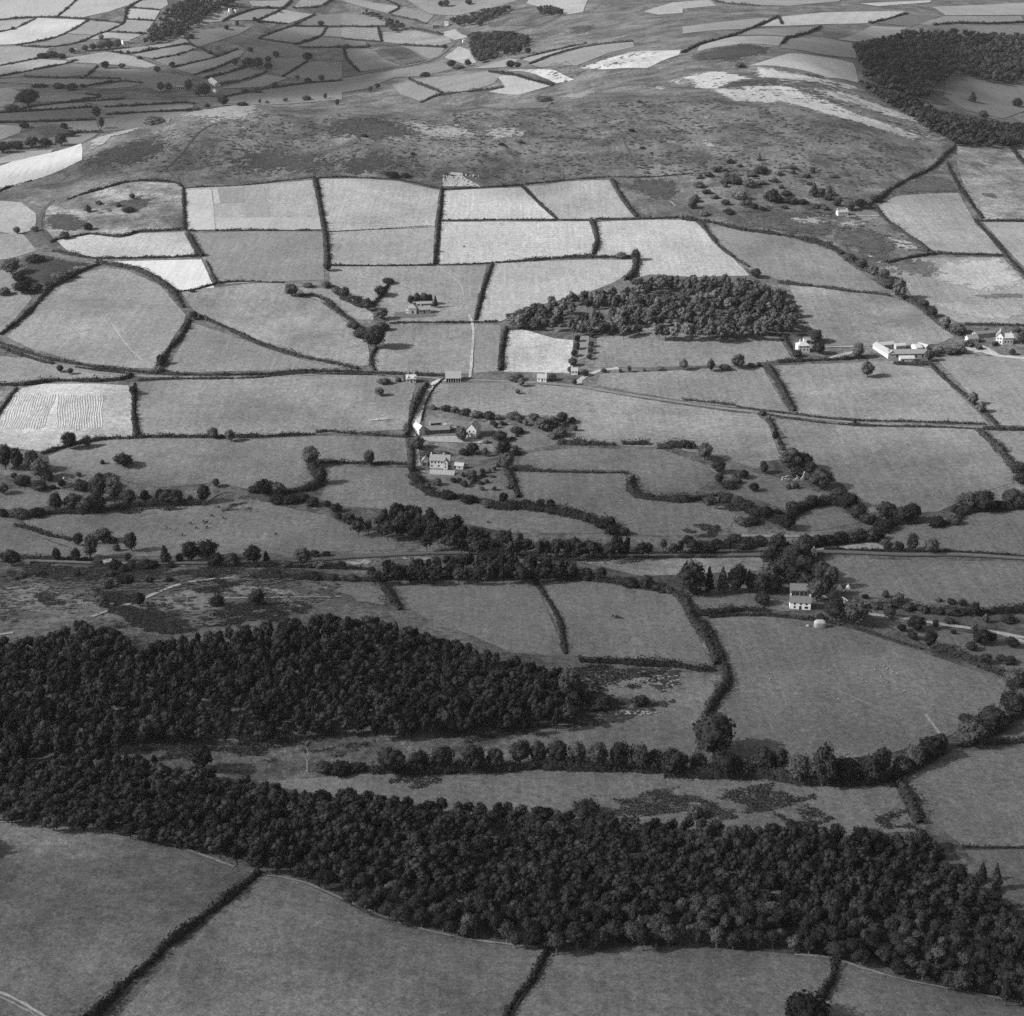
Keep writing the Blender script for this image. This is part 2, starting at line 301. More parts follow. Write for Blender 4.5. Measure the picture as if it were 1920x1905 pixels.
# ------------------------------------------------------------------ fields: tone seen in sunlight, options, outline
FIELDS = """
150 m.35 r|P 85,385 110,375 205,352 250,342 335,344 342,352 342,430 300,433 250,435 225,445 170,437 100,447 85,430
176 s.06 a84 w3|P 347,354 500,345 588,338 603,430 560,432 350,432
184 m.12|P 598,336 690,336 745,340 790,350 824,357 815,425 700,430 614,434
172 m.12|P 614,436 700,431 815,426 812,495 720,498 622,496
208 m.06|P 832,358 940,353 978,352 1040,411 830,412
176 m.12|P 987,350 1060,341 1142,338 1160,370 1190,408 1047,411
200 m.08 s.04 a90 w6|P 828,416 1105,415 1115,450 1112,475 1100,482 1000,486 930,494 824,496
196 m.10|P 1118,417 1200,413 1300,413 1330,440 1360,470 1406,517 1300,520 1220,515 1200,520 1198,480 1180,478 1120,483 1122,450
186 m.10|P 925,495 1000,490 1110,487 1185,487 1190,505 1150,530 1100,550 1000,575 945,600 935,604 897,602
160 m.14|P 618,500 912,498 888,604 730,605 700,570 650,545 618,530
150 m.08|P 355,437 605,435 608,525 530,528 425,533 400,520 372,470
200 m.08|P 105,450 170,440 225,447 262,438 345,436 368,480 300,484 180,483 130,474
236 m.03 f.06|P 212,490 378,487 402,540 338,545 300,520 260,500
160 m.14|P 12,632 60,590 85,550 145,515 200,502 240,508 300,535 348,590 345,605 320,640 298,692 245,690 150,680 60,655
158 m.20|P 340,548 400,540 470,532 530,531 550,555 600,565 650,605 690,645 695,685 640,688 560,665 450,625 370,593
148 m.10|P 360,605 420,625 520,660 620,690 600,693 310,700 335,655
168 m.12|P 565,537 640,545 700,590 700,600 670,600 620,570 570,555
152 m.16|P 730,612 885,608 883,700 705,695 698,670 720,640
150 m.10|P 890,608 940,610 935,650 937,695 888,700
206 m.18|P 950,620 985,618 1040,635 1075,638 1073,660 1068,700 945,697
148 m.16 s.05 a100 w4|P 1120,632 1200,628 1460,632 1485,672 1380,686 1200,690 1115,690
152 m.22|P 1480,535 1560,540 1660,555 1700,565 1790,632 1760,645 1560,648 1530,625 1500,590
146 m.14|P 1330,423 1450,440 1560,470 1665,545 1600,548 1500,535 1440,520 1410,510 1350,455
168 m.14|F 1100,260 1200,205 1400,190 1550,187 1640,345 1800,530 1420,518 1300,440 1150,330
158 m.2 r|P 1795,275 1900,272 1940,275 1940,412 1845,412 1815,365 1795,310
172 m.1|P 1843,417 1940,418 1940,520 1890,470
168 m.14|P 1700,485 1880,483 1940,545 1940,612 1800,605 1730,575 1710,555 1690,520
150 m.12 s.06 a105 w4|P 1125,702 1430,688 1480,773 1300,755 1200,738 1120,722
158 m.14|P 1450,686 1640,678 1745,690 1855,795 1700,790 1560,782 1490,775
158 m.1|P 1755,672 1940,665 1940,800 1870,797 1845,765
156 m.16 s.04 a100 w5|P 815,720 960,717 1080,727 1200,748 1420,778 1440,795 1460,850 1470,860 1440,865 1420,880 1340,855 1240,838 1100,835 1050,830 1085,800 1060,780 950,780 800,760
144 m.16|P 1450,785 1600,800 1830,803 1900,890 1900,905 1810,935 1760,960 1640,965 1580,910 1555,890 1500,860
150 m.1|P 1855,808 1940,810 1940,890 1895,870
198 m.2|G 90,270 250,240 560,240 720,250 745,300 745,540 520,550 230,620 60,600 -60,560 -60,480 0,410
150 m.16|P 258,718 330,712 700,704 770,712 780,725 768,760 765,805 640,812 450,820 262,818 255,780
158 m.12|P -20,665 60,672 130,690 240,705 160,715 60,718 -20,720
158 m.12|P -20,520 15,500 60,560 10,620 -20,632
150 m.1|P -20,735 22,732 -10,765
178 m.1|P -20,375 40,380 68,402 66,430 30,440 -20,432
166 m.12|P -20,440 40,437 70,470 20,485 -20,490
138 m.14|P 90,855 170,825 260,822 460,825 590,818 760,820 765,868 700,868 640,866 600,870 590,900 560,915 470,918 400,905 300,915 230,900 150,890 100,880
138 m.14|P 615,875 765,878 775,905 830,935 960,955 1080,970 1150,990 1140,1000 960,1000 860,980 780,965 720,955 640,950 600,935 615,905
130 m.2|P 790,890 940,870 975,935 930,940 840,920
138 m.1|P 960,885 1170,887 1185,930 1240,940 1350,945 1380,965 1370,990 1300,1005 1200,1005 1150,975 1060,955 985,940
134 m.14|P 965,880 985,850 1080,840 1240,843 1320,870 1340,900 1300,925 1210,920 1195,885 1170,883
132 m.2|P 800,780 940,795 1060,815 1040,835 960,850 930,830 840,828 790,820
142 m.16|P 40,970 150,960 320,945 420,935 520,940 610,960 700,995 750,1005 740,1030 600,1035 400,1040 200,1045 60,1000
140 m.14|P -20,960 30,975 60,1000 180,1045 -20,1042
142 m.1|P -20,920 90,915 160,925 120,945 40,958 -20,955
138 m.12|P 1350,880 1440,890 1480,905 1540,925 1540,940 1480,960 1400,930
136 m.12|P 1490,965 1560,945 1610,980 1540,995 1495,995
136 m.1|P 1660,1000 1800,965 1940,955 1940,1045 1760,1040 1680,1030
186 m.08|P 1520,1030 1640,1018 1690,1037 1560,1034
138 m.1|P 1540,1045 1940,1055 1940,1142 1780,1135 1640,1115 1590,1100
162 m.3|P 1080,1052 1450,1046 1430,1070 1270,1078 1200,1080 1150,1068
140 m.1|P 735,1090 1000,1087 1060,1230 960,1225 800,1160 750,1130
142 m.1|P 1003,1086 1140,1095 1260,1115 1290,1150 1330,1245 1240,1235 1065,1230
136 m.1|P 1290,1118 1420,1112 1500,1145 1420,1150 1320,1148
138 m.12|P 1330,1160 1450,1155 1540,1170 1600,1180 1740,1228 1890,1278 1870,1330 1770,1385 1660,1415 1560,1425 1440,1425 1360,1415 1345,1330 1365,1280
142 m.2|P 1090,1260 1150,1255 1310,1262 1350,1290 1320,1350 1300,1420 1200,1410 1000,1400 950,1390 1080,1350
138 m.16|P 480,1465 700,1450 960,1440 1240,1450 1310,1458 1470,1470 1680,1478 1700,1520 1720,1560 1500,1570 1250,1560 1000,1540 700,1510
134 m.12|P 1700,1460 1780,1412 1940,1400 1940,1590 1810,1590 1720,1520
126 m.12|P 1810,1594 1940,1594 1940,1715 1850,1655
150 m.12|P 275,1132 380,1097 385,1120 410,1145 330,1147
134 m.28|P -30,1540 200,1560 350,1592 475,1637 300,1790 180,1930 -30,1930
140 m.18|P 490,1642 560,1652 700,1720 850,1760 1015,1780 1000,1830 930,1930 200,1930 330,1790
140 m.18|P 1030,1782 1250,1772 1560,1797 1555,1850 1510,1930 950,1930 1010,1830
132 m.14|P 1570,1797 1700,1842 1940,1885 1940,1930 1520,1930
140 m.1|P 1850,1385 1940,1355 1940,1388
130 m.2|P 1640,1160 1760,1180 1940,1205 1940,1270 1890,1262 1740,1212
120 m.2 r|P 1640,1120 1780,1140 1940,1160 1940,1190 1760,1165
214 m.06|A -30,950 430,815 465,850 460,900 200,1010 -30,1078
186 m.06|A -30,15 60,-15 440,-10 380,50 320,97 150,97 -30,112
186 m.08|A 445,-10 800,-5 740,25 600,70 440,105 330,97
176 m.1|A -30,122 205,105 100,155 -30,184
206 m.12|A 215,103 490,115 430,160 330,205 250,225 90,250 -30,254 -30,192 110,155
160 m.1|A 505,117 690,133 620,170 540,200 375,190
142 m.1|A 375,194 530,202 450,240 300,265 130,258 260,237
170 m.1|A 800,5 940,-5 945,30 900,55 820,45 740,42
188 m.1|A 720,50 900,62 870,115 715,105
164 m.1|A 700,112 865,122 820,188 620,178
176 m.1|A 600,184 800,197 720,230 640,214 500,225 560,192
164 m.1|A -30,265 90,262 280,275 220,330 80,358 -30,374
178 m.14|A -30,380 210,332 380,345 360,362 180,395 -30,435
140 m.12|A -30,445 100,417 420,360 540,372 490,420 300,440 140,430
172 m.12|A 370,330 600,292 750,318 880,370 830,385 700,370 560,360 420,352
164 m.1|A 600,287 820,262 860,275 740,305
164 m.1|A 830,260 1030,200 1060,240 880,275
160 m.1|A 740,310 1060,252 1110,272 1000,310 860,330
152 m.1|A 870,340 1090,284 1230,320 1100,350 960,378
160 m.1|A 980,387 1330,282 1380,287 1340,330 1210,385 1090,420
150 m.16|A 1040,190 1280,152 1420,152 1330,200 1100,270
164 m.1|A 1120,110 1250,55 1310,70 1250,120 1130,135
160 m.1|A 1280,115 1450,52 1590,52 1440,115 1330,115
188 m.1|A 1470,115 1590,57 1760,82 1620,135
146 m.1|A 1460,217 1640,152 1830,154 1800,200 1670,248
136 m.1|A 1650,138 1770,87 1925,77 1925,145
164 m.1|A 1650,47 1700,-10 1860,-10 1800,40 1700,45
176 m.1|A 1400,10 1640,0 1580,45 1420,35
150 m.1|A 1680,260 1810,212 1925,217 1925,265
144 m.1|A 1840,157 1925,157 1925,210 1818,205
144 m.1|A 1100,430 1330,372 1380,377 1260,415 1150,440
138 m.1|A 1180,442 1400,387 1500,407 1380,450 1220,480
162 m.1|A 1230,500 1400,457 1500,422 1620,442 1480,490
140 m.1|A 1270,547 1500,502 1740,472 1925,457 1925,560 1500,592 1280,582
132 m.16|A 1380,292 1540,242 1640,247 1750,300 1720,345 1590,430 1510,400 1350,332
140 m.1|A 1600,432 1730,352 1925,352 1925,450 1740,460
140 m.1|A 480,435 550,382 640,387 900,402 1090,440 1040,480 900,520 780,470
146 m.1|A -30,450 150,442 480,447 680,452 480,485 150,472 -30,462
146 m.1|A 500,500 690,462 800,472 740,490 620,500
142 m.1|A 220,540 480,532 590,545 400,570 230,575
138 m.1|A 60,630 250,592 470,577 520,600 350,615
144 m.1|A 470,577 700,562 1040,575 830,590 590,600
118 m.1|A -30,642 520,617 540,660 200,685 -30,692
138 m.1|A 570,612 900,592 1090,592 1080,610 720,635 600,645
136 m.1|A 590,662 740,642 1070,632 950,700 700,730 590,740
140 m.1|A 180,692 540,682 560,735 420,745 330,702
170 m.1|A -30,702 130,712 110,750 -30,800
146 m.1|A 390,762 560,752 450,810 390,810
170 m.1|A -30,895 100,857 300,842 150,892 -30,925
150 m.2|A -30,500 60,500 120,520 60,600 -30,605
168 m.1|B 70,-5 330,38 260,75 0,5
150 m.1|B 270,82 360,42 520,90 480,130 300,87
150 m.1|B 0,77 190,87 250,112 245,145 0,145
156 s.2 a-55 w14|B 0,157 200,157 225,233 0,213
158 m.2|B 235,182 420,172 600,207 620,240 540,260 230,235
150 m.1|B 0,222 140,237 140,265 0,265
150 m.1|B 20,277 150,272 250,340 340,370 100,405 50,357
98 m.3 r|B 170,257 330,257 480,340 360,365
148 m.1|B 330,260 580,272 560,310 500,335
182 m.14|B 580,325 660,262 720,282 760,355 700,365
178 m.1|B 560,185 640,165 720,210 640,228
142 m.1|B 0,442 200,412 560,347 630,390 450,430 300,437 140,500 0,522
150 m.1|B 280,472 390,447 560,525 450,575 330,532
152 m.14|B 400,447 640,422 820,402 900,422 860,470 700,525 590,522
184 m.1|B 860,425 960,427 1190,480 1000,535 830,517 920,492
206 m.35|B 900,397 1200,397 1310,450 1210,470
208 m.3|B 1340,387 1640,292 1910,282 1900,310 1720,385 1450,392
150 m.12|B 1070,362 1380,262 1640,237 1650,265 1500,300 1330,370 1100,380
164 m.1|B 1010,332 1380,247 1130,322 1060,350
166 m.1|B 740,387 940,332 1000,337 920,380
184 m.1|B 1040,20 1060,-8 1390,-8 1360,70 1240,90 1250,55 1120,40
180 m.1|B 1700,67 1860,17 1920,12 1920,75 1780,85
150 m.16|B 370,0 900,-8 1000,0 900,35 640,90 500,80
112 m.3 r|B 820,122 1090,52 1230,97 1090,150 830,150
178 m.1|C 0,52 0,10 150,2 190,35 100,42
160 m.12|C 170,-8 900,-8 880,10 600,35 430,30 220,20
200 m.1|C 1000,22 1400,2 1390,15 1100,37
192 m.12 s.04 a20 w25|C 440,150 540,97 780,72 1250,67 1150,115 1050,132 800,137 570,147
118 m.1|C 1080,132 1270,82 1450,92 1380,125 1290,150
158 m.1|C 0,192 0,152 400,107 500,102 420,155 350,165
182 m.1|C 170,122 380,82 250,107
150 m.1|C 350,167 800,150 700,185 590,205 300,200
172 m.1|C 290,207 590,210 540,260 330,247 80,290 100,257
160 m.14|C 860,222 1060,147 1260,157 1200,215 960,235
150 m.1|C 590,217 780,212 950,242 980,330 800,310 550,272
192 m.14|C 440,350 600,302 800,322 960,357 1000,470 820,440 700,402 370,372
130 m.12|C 1480,402 1620,402 1940,452 1940,620 1800,670 1600,622 1470,542
132 m.1|C 1420,152 1940,142 1940,210 1580,220 1500,192
150 m.1|C 1330,140 1480,92 1900,92 1920,120 1400,145
172 m.1|C 1400,40 1940,15 1940,85 1480,88
"""
import re
def opt(s, k, d):
    m = re.search(r'(?:^| )' + k + r'(-?[\d.]+)', s); return float(m.group(1)) if m else d
ALB = 1 / 2.75
for i, ln in enumerate(FIELDS.strip().split('\n')):
    o, p = ln.split('|'); v = float(o.split()[0])
    far = p[0] in 'ABC'
    mt = field_mat(round(lin(v) * ALB, 3), round(opt(o, 'm', .12) * (1.45 if not far else 1.0), 3), opt(o, 's', 0), opt(o, 'a', 0), opt(o, 'w', 4), opt(o, 'f', .2 if far else .32), i % 5, o.endswith(' r'))
    drape('field', hits(T(p)), .10, mt, rag=.5)

# ------------------------------------------------------------------ ground cover that shows as its own patch (pale turf, bracken, crop strips, bare earth)
PATCH = """
pale_turf 205 3|C 0,437 180,397 390,442 250,470 210,500 560,480 700,530 1000,650 1200,720 1400,775 1300,790 830,655 560,578 280,572 60,482
pale_turf 196 3|C 380,372 560,400 720,430 900,470 980,490 1000,510 850,490 640,455 430,435
pale_turf 190 4|C 720,500 900,520 1080,580 1280,650 1480,745 1300,690 1050,620 860,560
pale_turf 150 4|C 1300,745 1480,770 1440,810 1330,790
pale_turf 176 3|A 500,800 560,760 760,715 800,722 640,770 560,830 510,840
pale_turf 160 4|A 900,685 960,690 1100,620 1250,600 1480,620 1380,680 1200,690 1000,660
pale_turf 150 4|A 940,760 1000,735 1050,760 1020,790 960,780
pale_turf 146 4|A 1290,690 1370,690 1390,740 1320,730
pale_turf 132 5|A 1160,840 1250,830 1280,900 1200,930 1160,880
pale_turf 158 5|B 330,680 480,690 560,700 640,690 740,740 790,780 640,785 450,780 420,735
pale_turf 160 5|B 790,700 900,720 960,700 1040,740 960,775 860,790
pale_turf 140 4|B 430,830 600,820 780,830 760,850 560,860
pale_turf 158 4|B 1200,540 1340,520 1420,490 1450,510 1360,560 1250,560
pale_turf 170 4|B 1740,475 1840,495 1820,520 1740,500
pale_turf 182 3|B 1840,455 1925,440 1925,480 1860,480
pale_turf 142 4|B 770,600 900,570 1180,580 1160,610 900,625 800,622
pale_turf 150 3|C 50,655 120,640 200,680 390,665 300,690 180,690 100,670
pale_turf 186 2|C 85,820 110,780 140,800 190,815 170,830
bracken 84 4|C 235,495 270,465 400,450 560,455 520,480 400,490 370,512 280,510
bracken 84 4|C 720,548 800,545 860,570 800,575
bracken 84 4|C 660,405 760,415 820,460 900,480 960,495 820,480 700,430
bracken 80 5|C 130,290 350,245 480,270 470,300 300,345 40,340 60,310
bracken 84 5|B 1280,150 1400,140 1420,165 1330,200 1290,180
bracken 78 6|A 560,850 760,790 900,800 960,840 760,930 560,930 480,900
bracken 80 6|A 1330,870 1500,830 1800,880 1900,920 1800,970 1500,960 1330,930
bracken 80 6|B -100,690 200,670 380,700 400,760 200,790 -60,770
bracken 88 5|B 0,880 200,860 380,900 300,960 100,980 0,960
bracken 90 3|D 570,250 800,205 860,220 840,260 740,295 640,270
bracken 84 3|D 250,310 350,295 480,330 500,400 380,400 260,380
bracken 90 3|D 560,270 640,270 620,310 560,300
bracken 74 3|D 110,590 240,540 420,575 500,590 380,640 240,720 130,680
bracken 92 3|F 280,300 500,280 840,330 840,430 620,410 380,370
bracken 92 3|F 860,400 1000,390 1160,440 1180,520 1080,530 900,480
bracken 96 3|F 1180,150 1380,80 1500,110 1560,180 1240,190
pale_turf 166 3|F 540,310 640,325 800,310 810,365 740,370 600,330
pale_turf 166 3|F 880,355 960,350 1090,320 1100,340 1040,370 880,385
pale_turf 174 3|F 1140,450 1220,420 1320,490 1300,510 1200,510
pale_turf 194 3|F 1430,570 1800,556 1880,640 1925,700 1700,740 1430,690
pale_turf 186 3|F 1400,800 1560,800 1925,830 1925,880 1700,900 1500,850
pale_turf 180 2|F 1380,110 1480,140 1420,145
pale_turf 176 2|F 600,260 680,270 690,285 610,275
pale_turf 170 3|F 1040,520 1160,600 1280,690 1320,740 1250,700 1140,620
bracken 112 3|F 1180,590 1240,560 1420,560 1420,690 1300,650
bracken 110 2|F 1580,20 1660,12 1740,40 1680,52
bracken 110 2|F 1690,185 1780,200 1760,220 1680,205
bracken 112 2|F 1610,765 1780,755 1925,750 1925,775 1700,778
bracken 66 4|J 640,500 800,470 900,480 1080,560 1060,610 820,630 700,590
bracken 70 4|J 1270,490 1400,440 1600,440 1720,490 1560,540 1260,580 1180,530
bracken 70 4|J 560,390 740,400 740,450 580,470
bracken 72 4|J 180,420 330,400 350,440 250,470
bracken 76 3|J 100,250 600,245 900,270 1300,255 1900,290 1500,290 1000,300 600,330 100,300
pale_turf 142 4|J 0,340 260,360 520,460 420,490 200,490 0,520
pale_turf 150 4|J 1230,370 1340,350 1560,370 1700,400 1900,410 1700,415 1500,410 1300,405 1240,400
pale_turf 142 3|J 1500,440 1700,430 1740,480 1640,470
bracken 80 2|J 1110,370 1230,335 1340,335 1330,380 1240,405 1180,410
bracken 70 3|K 1340,820 1500,820 1780,830 1800,860 1600,910 1420,900
bracken 70 3|K 1300,1010 1420,960 1490,960 1520,1010 1440,1060 1370,1100 1280,1080
bracken 68 3|K 520,1150 800,1120 1080,1090 1280,1090 1340,1110 1200,1160 900,1180 700,1200 520,1200
pale_turf 160 3|K 1380,920 1480,935 1420,950
pale_turf 156 3|K 1600,900 1850,860 1900,940 1840,950 1700,920
pale_turf 150 3|K 1440,1060 1560,1060 1700,1080 1560,1085
pale_turf 138 2|K 0,340 150,370 250,420 240,470 120,450 0,400
bracken 64 3|M 320,140 640,120 1000,140 1180,150 1400,140 1360,170 1100,160 900,190 760,200 600,180 420,190
bracken 66 3|M 1450,260 1560,250 1650,255 1600,285 1500,288
bracken 66 4|N 740,340 900,315 1060,325 1130,370 1060,400 860,385
bracken 62 4|N 320,350 560,340 700,350 720,400 820,405 800,430 420,410
bracken 64 3|N 1050,410 1180,395 1200,440 1060,450
bracken 66 3|N 1420,430 1500,420 1540,470 1400,480
bracken 90 3|G 600,940 900,910 1060,930 760,970 620,965
bracken 96 3|G 1230,940 1340,930 1390,950 1250,970
bracken 84 3|I 40,1050 180,1040 210,1070 120,1100 50,1080
bracken 84 3|I 200,920 300,920 360,955 240,950
bracken 84 3|E 1600,110 1820,110 1900,150 1840,240 1640,180
pale_turf 168 3|E 1720,160 1820,140 1830,190 1740,190
pale_turf 182 2|E 0,395 200,350 400,270 480,300 420,290 240,350
shingle 176 2|G 1190,890 1240,850 1320,825 1370,840 1400,865 1500,880 1510,900 1400,880 1300,845
shingle 170 2|G 1610,910 1700,935 1850,945 1860,965 1740,960 1640,935
earth 150 2|G 200,820 400,790 500,830 380,835
earth 190 2|K -10,215 210,215 200,235 -10,235
earth 178 2|K 220,205 480,195 620,205 420,215
earth 182 2|K 1300,205 1500,205 1750,215 1600,230 1400,240
crop_strip 205 .3|D 1050,172 1190,165 1212,392 1060,395
crop_strip 192 .3|D 1215,330 1340,325 1800,330 1808,392 1218,392
crop_strip 200 .3|D 1195,165 1225,164 1240,245 1208,248
crop_strip 160 .3|D 1228,164 1370,158 1375,240 1242,246
crop_strip 168 .3|D 1378,158 1485,150 1520,322 1385,326
crop_strip 150 .3|E 1345,990 1395,990 1385,1110 1330,1130
quarry_face 208 1|E 570,150 580,110 620,70 680,75 700,105 770,140 790,155 640,150
earth 120 1|E 300,860 420,850 520,860 540,880 400,890 290,890
earth 186 1|H 420,540 640,535 840,560 780,575 500,565
earth 150 1|H 440,730 520,725 660,745 520,760
earth 205 .5|I 1160,60 1350,50 1360,75 1180,78
earth 170 1|I 820,95 940,65 960,70 840,105
earth 196 1|I 1390,40 1640,30 1740,60 1500,75
"""
BRK = []
for ln in PATCH.strip().split('\n'):
    o, p = ln.split('|'); nm, v, rag = o.split(); v = float(v)
    w = hits(T(p)); dist = np.median(w[:, 1]); alb = lin(v) * ALB
    if nm == 'bracken' and dist < 900:       # near bracken is a real thicket, planted before the woods below
        BRK.append(w); continue
    rg = 0 if float(rag) < 2 else (.11 if dist > 1300 else .22)
    if nm == 'bracken': mt = field_mat(round(alb, 3), .3, fine=.5, seed=2, rough=False, ragged=rg)
    elif nm in ('pale_turf', 'quarry_face', 'shingle'): mt = field_mat(round(alb, 3), .2, fine=.3, seed=1, ragged=rg)
    else: mt = field_mat(round(alb, 3), .08, fine=.14, seed=4, ragged=rg)
    if rg:
        c = w.mean(0); w = c + (w - c) * 1.0; e = np.roll(w, -1, 0) - np.roll(w, 1, 0); e = np.stack([e[:, 1], -e[:, 0]], 1); e /= np.maximum(np.linalg.norm(e, axis=1, keepdims=True), 1e-6)
        ar = .5 * np.sum(w[:, 0] * np.roll(w[:, 1], -1) - np.roll(w[:, 0], -1) * w[:, 1]); w = w + e * math.copysign(float(rag) * (.8 if dist < 1300 else 1.4), ar)
    fe = float(rag) * (3 if dist < 1300 else 6)
    drape(nm, w, .22, mt, rag=float(rag) * (.6 if dist < 1300 else 1.2), ragwl=9 if dist < 1300 else 16, step=max(4, min(fe / 3, dist / 160)) if rg else max(5, dist / 160), feather=fe if rg else 0)
# small tufts of pale grass and dark bracken breaking up the rough ground (nobody could count them)
def flakes(name, polys, nper, r0, r1, v, off):
    V, F = [], []
    for p in polys:
        w = hits(T(p)); x0, y0 = w.min(0); x1, y1 = w.max(0); k = 0
        while k < nper:
            x, y = RNG.uniform(x0, x1), RNG.uniform(y0, y1)
            if not inpoly(np.array(x), np.array(y), w): continue
            if mnoise.noise(Vector((x / 30, y / 30, 5))) < -.12 + .3 * RNG.random() - .15: k += .25; continue
            k += 1; r = RNG.uniform(r0, r1); m = 7; b = len(V); a0 = RNG.uniform(0, 6.3); st = RNG.uniform(.9, 2.2)
            for q in range(m):
                rr = r * RNG.uniform(.55, 1.25); a = a0 + q / m * 2 * PI; xx, yy = x + rr * st * math.cos(a), y + rr * math.sin(a)
                V.append((xx, yy, float(hgt(xx, yy)) + off + max(0, y - 1100) / 3500))
            F.append(tuple(range(b, b + m)))
    return tag(obj(name, mesh(name, V, F, field_mat(round(lin(v) * ALB, 3), .15, fine=.3, seed=1))), kind='stuff')
HILL = ["P 180,330 280,250 420,212 640,215 850,215 1000,210 1200,190 1300,180 1500,220 1700,270 1760,280 1600,370 1400,345 1200,325 980,340 860,335 740,325 590,325 340,340"]
flakes('pale_grass_tufts', HILL, 600, .5, 1.8, 116, .42)
flakes('heather_tufts', HILL, 2600, .5, 2.0, 84, .45)
flakes('pale_turf_tufts', ["C 400,470 700,440 1000,520 1480,780 1300,790 900,640 560,560"], 260, .8, 2.6, 170, .48)
flakes('bracken_tufts', ["C 40,430 560,470 1000,560 1480,760 1300,800 800,660 300,560", "F 250,250 800,250 1200,400 1380,520 1000,500 500,400", "B 900,395 1700,300 1900,290 1500,390 1250,470"], 170, .7, 2.4, 88, .52)
flakes('rough_grass_tufts', ["J 0,250 1900,290 1900,420 1500,540 900,620 300,500 0,590"], 700, .4, 1.5, 118, .42)
flakes('sedge_tufts', ["J 0,250 1900,290 1900,420 1500,540 900,620 300,500 0,590", "K 1340,820 1900,820 1900,1000 1500,1150 1100,1150"], 700, .4, 1.4, 78, .46)
flakes('thistle_tufts', ["K 1380,900 1900,850 1900,980 1700,930 1400,960", "K 1420,1050 1800,1070 1700,1090 1450,1070"], 70, .2, .55, 200, .5)
# ------------------------------------------------------------------ roads, lanes, tracks and paths
ROADS = """
road 146 3.6|P -20,642 0,650 60,669 120,687 180,699 240,704 330,708 500,707 600,701 700,700 760,704 800,708 850,713 900,713 960,716 1020,718 1080,724 1140,734 1200,744 1300,758 1400,771 1500,783 1600,793 1700,797 1850,802 1940,805
lane 216 5.4|P 850,711 822,713 809,725 798,750 786,775 777,800 772,818
lane 176 3|P 779,835 782,850 784,874
wheel_track 204 .8|P 878,590 887,612 885,650 882,690 880,708
wheel_track 204 .8|P 881,590 889,612 887.5,650 884.5,690 882.5,708
lane 196 4|P 1085,722 1086,713 1098,706 1112,700 1125,694 1160,691
farm_track 198 3|P 1555,672 1590,662 1612,657
farm_track 190 2.5|P 1545,650 1600,650
lane 206 5|P 1820,652 1850,661 1872,668 1900,670 1940,674
lane 200 4|P 1838,648 1860,660 1872,667
lane 206 3.2|P 1622,1151 1680,1158 1740,1167 1800,1176 1850,1183 1940,1200
lane 200 2.6|P 1872,1187 1900,1196 1940,1212
footpath 196 2.6|P -20,1193 25,1187
footpath 196 2.6|P 172,1157 215,1141 250,1131 280,1118 310,1105 350,1092 385,1087 440,1083
footpath 170 1.8|P 420,1122 480,1122 560,1120 640,1119
wheel_track 200 1|P -10,1856 40,1880 95,1912
wheel_track 176 .8|P -10,1866 40,1890 80,1912
footpath 178 1.6|P 67,631 120,626 172,618
footpath 180 1.6|P 210,606 225,630 240,650 258,668 272,682
footpath 150 1.6|P 1490,1260 1540,1280 1580,1300 1640,1325 1690,1350
footpath 182 1.6|P 1735,1340 1750,1360 1764,1380
footpath 178 1.2|P 1290,1432 1292,1448 1285,1460
footpath 190 2|P 1272,1448 1285,1461 1310,1462
footpath 172 1.2|P 490,1640 560,1650 630,1680 700,1713 780,1740 850,1757 930,1768 1010,1777
footpath 182 1.2|P 1018,1782 1012,1810 990,1850 962,1890
footpath 174 1.2|P 1490,1791 1560,1795 1620,1818 1700,1840 1800,1858 1930,1883
footpath 176 1.2|P 0,1542 100,1546 200,1559 300,1577 380,1603 440,1626
footpath 170 3|P 1370,1005 1500,1006
footpath 180 1.6|P 740,530 760,535 778,544
footpath 180 1.6|P 640,516 680,521 712,527
footpath 176 1.4|P 820,497 850,520 866,535 870,555
moor_track 92 2.5|A 1190,700 1120,740 1060,820 980,910 920,955
moor_track 96 2|A 1390,720 1370,745 1320,765
moor_track 100 2|B 1580,760 1600,820 1640,900 1650,930
moor_track 172 1.6|E 1600,205 1700,205 1830,212 1880,260
moor_track 100 4|P 100,375 80,395 72,420 80,450 110,470
lane 130 5|A 750,310 850,345 950,380 1050,425 1110,452
lane 120 6|B 0,436 200,402 430,362 530,332 590,287 640,240
footpath 190 2|C 1180,480 1260,505 1330,530
footpath 196 2|F 920,318 1000,318 1105,315
"""
for ln in ROADS.strip().split('\n'):
    o, p = ln.split('|'); nm, v, wd = o.split(); v = float(v)
    ribbon(nm, hits(T(p)), float(wd), .24 + (.04 if nm in ('wheel_track', 'footpath') else 0), field_mat(round(lin(v) * ALB, 3), .1, fine=.18, seed=2), jit=.12 if float(wd) > 1.5 else .3)
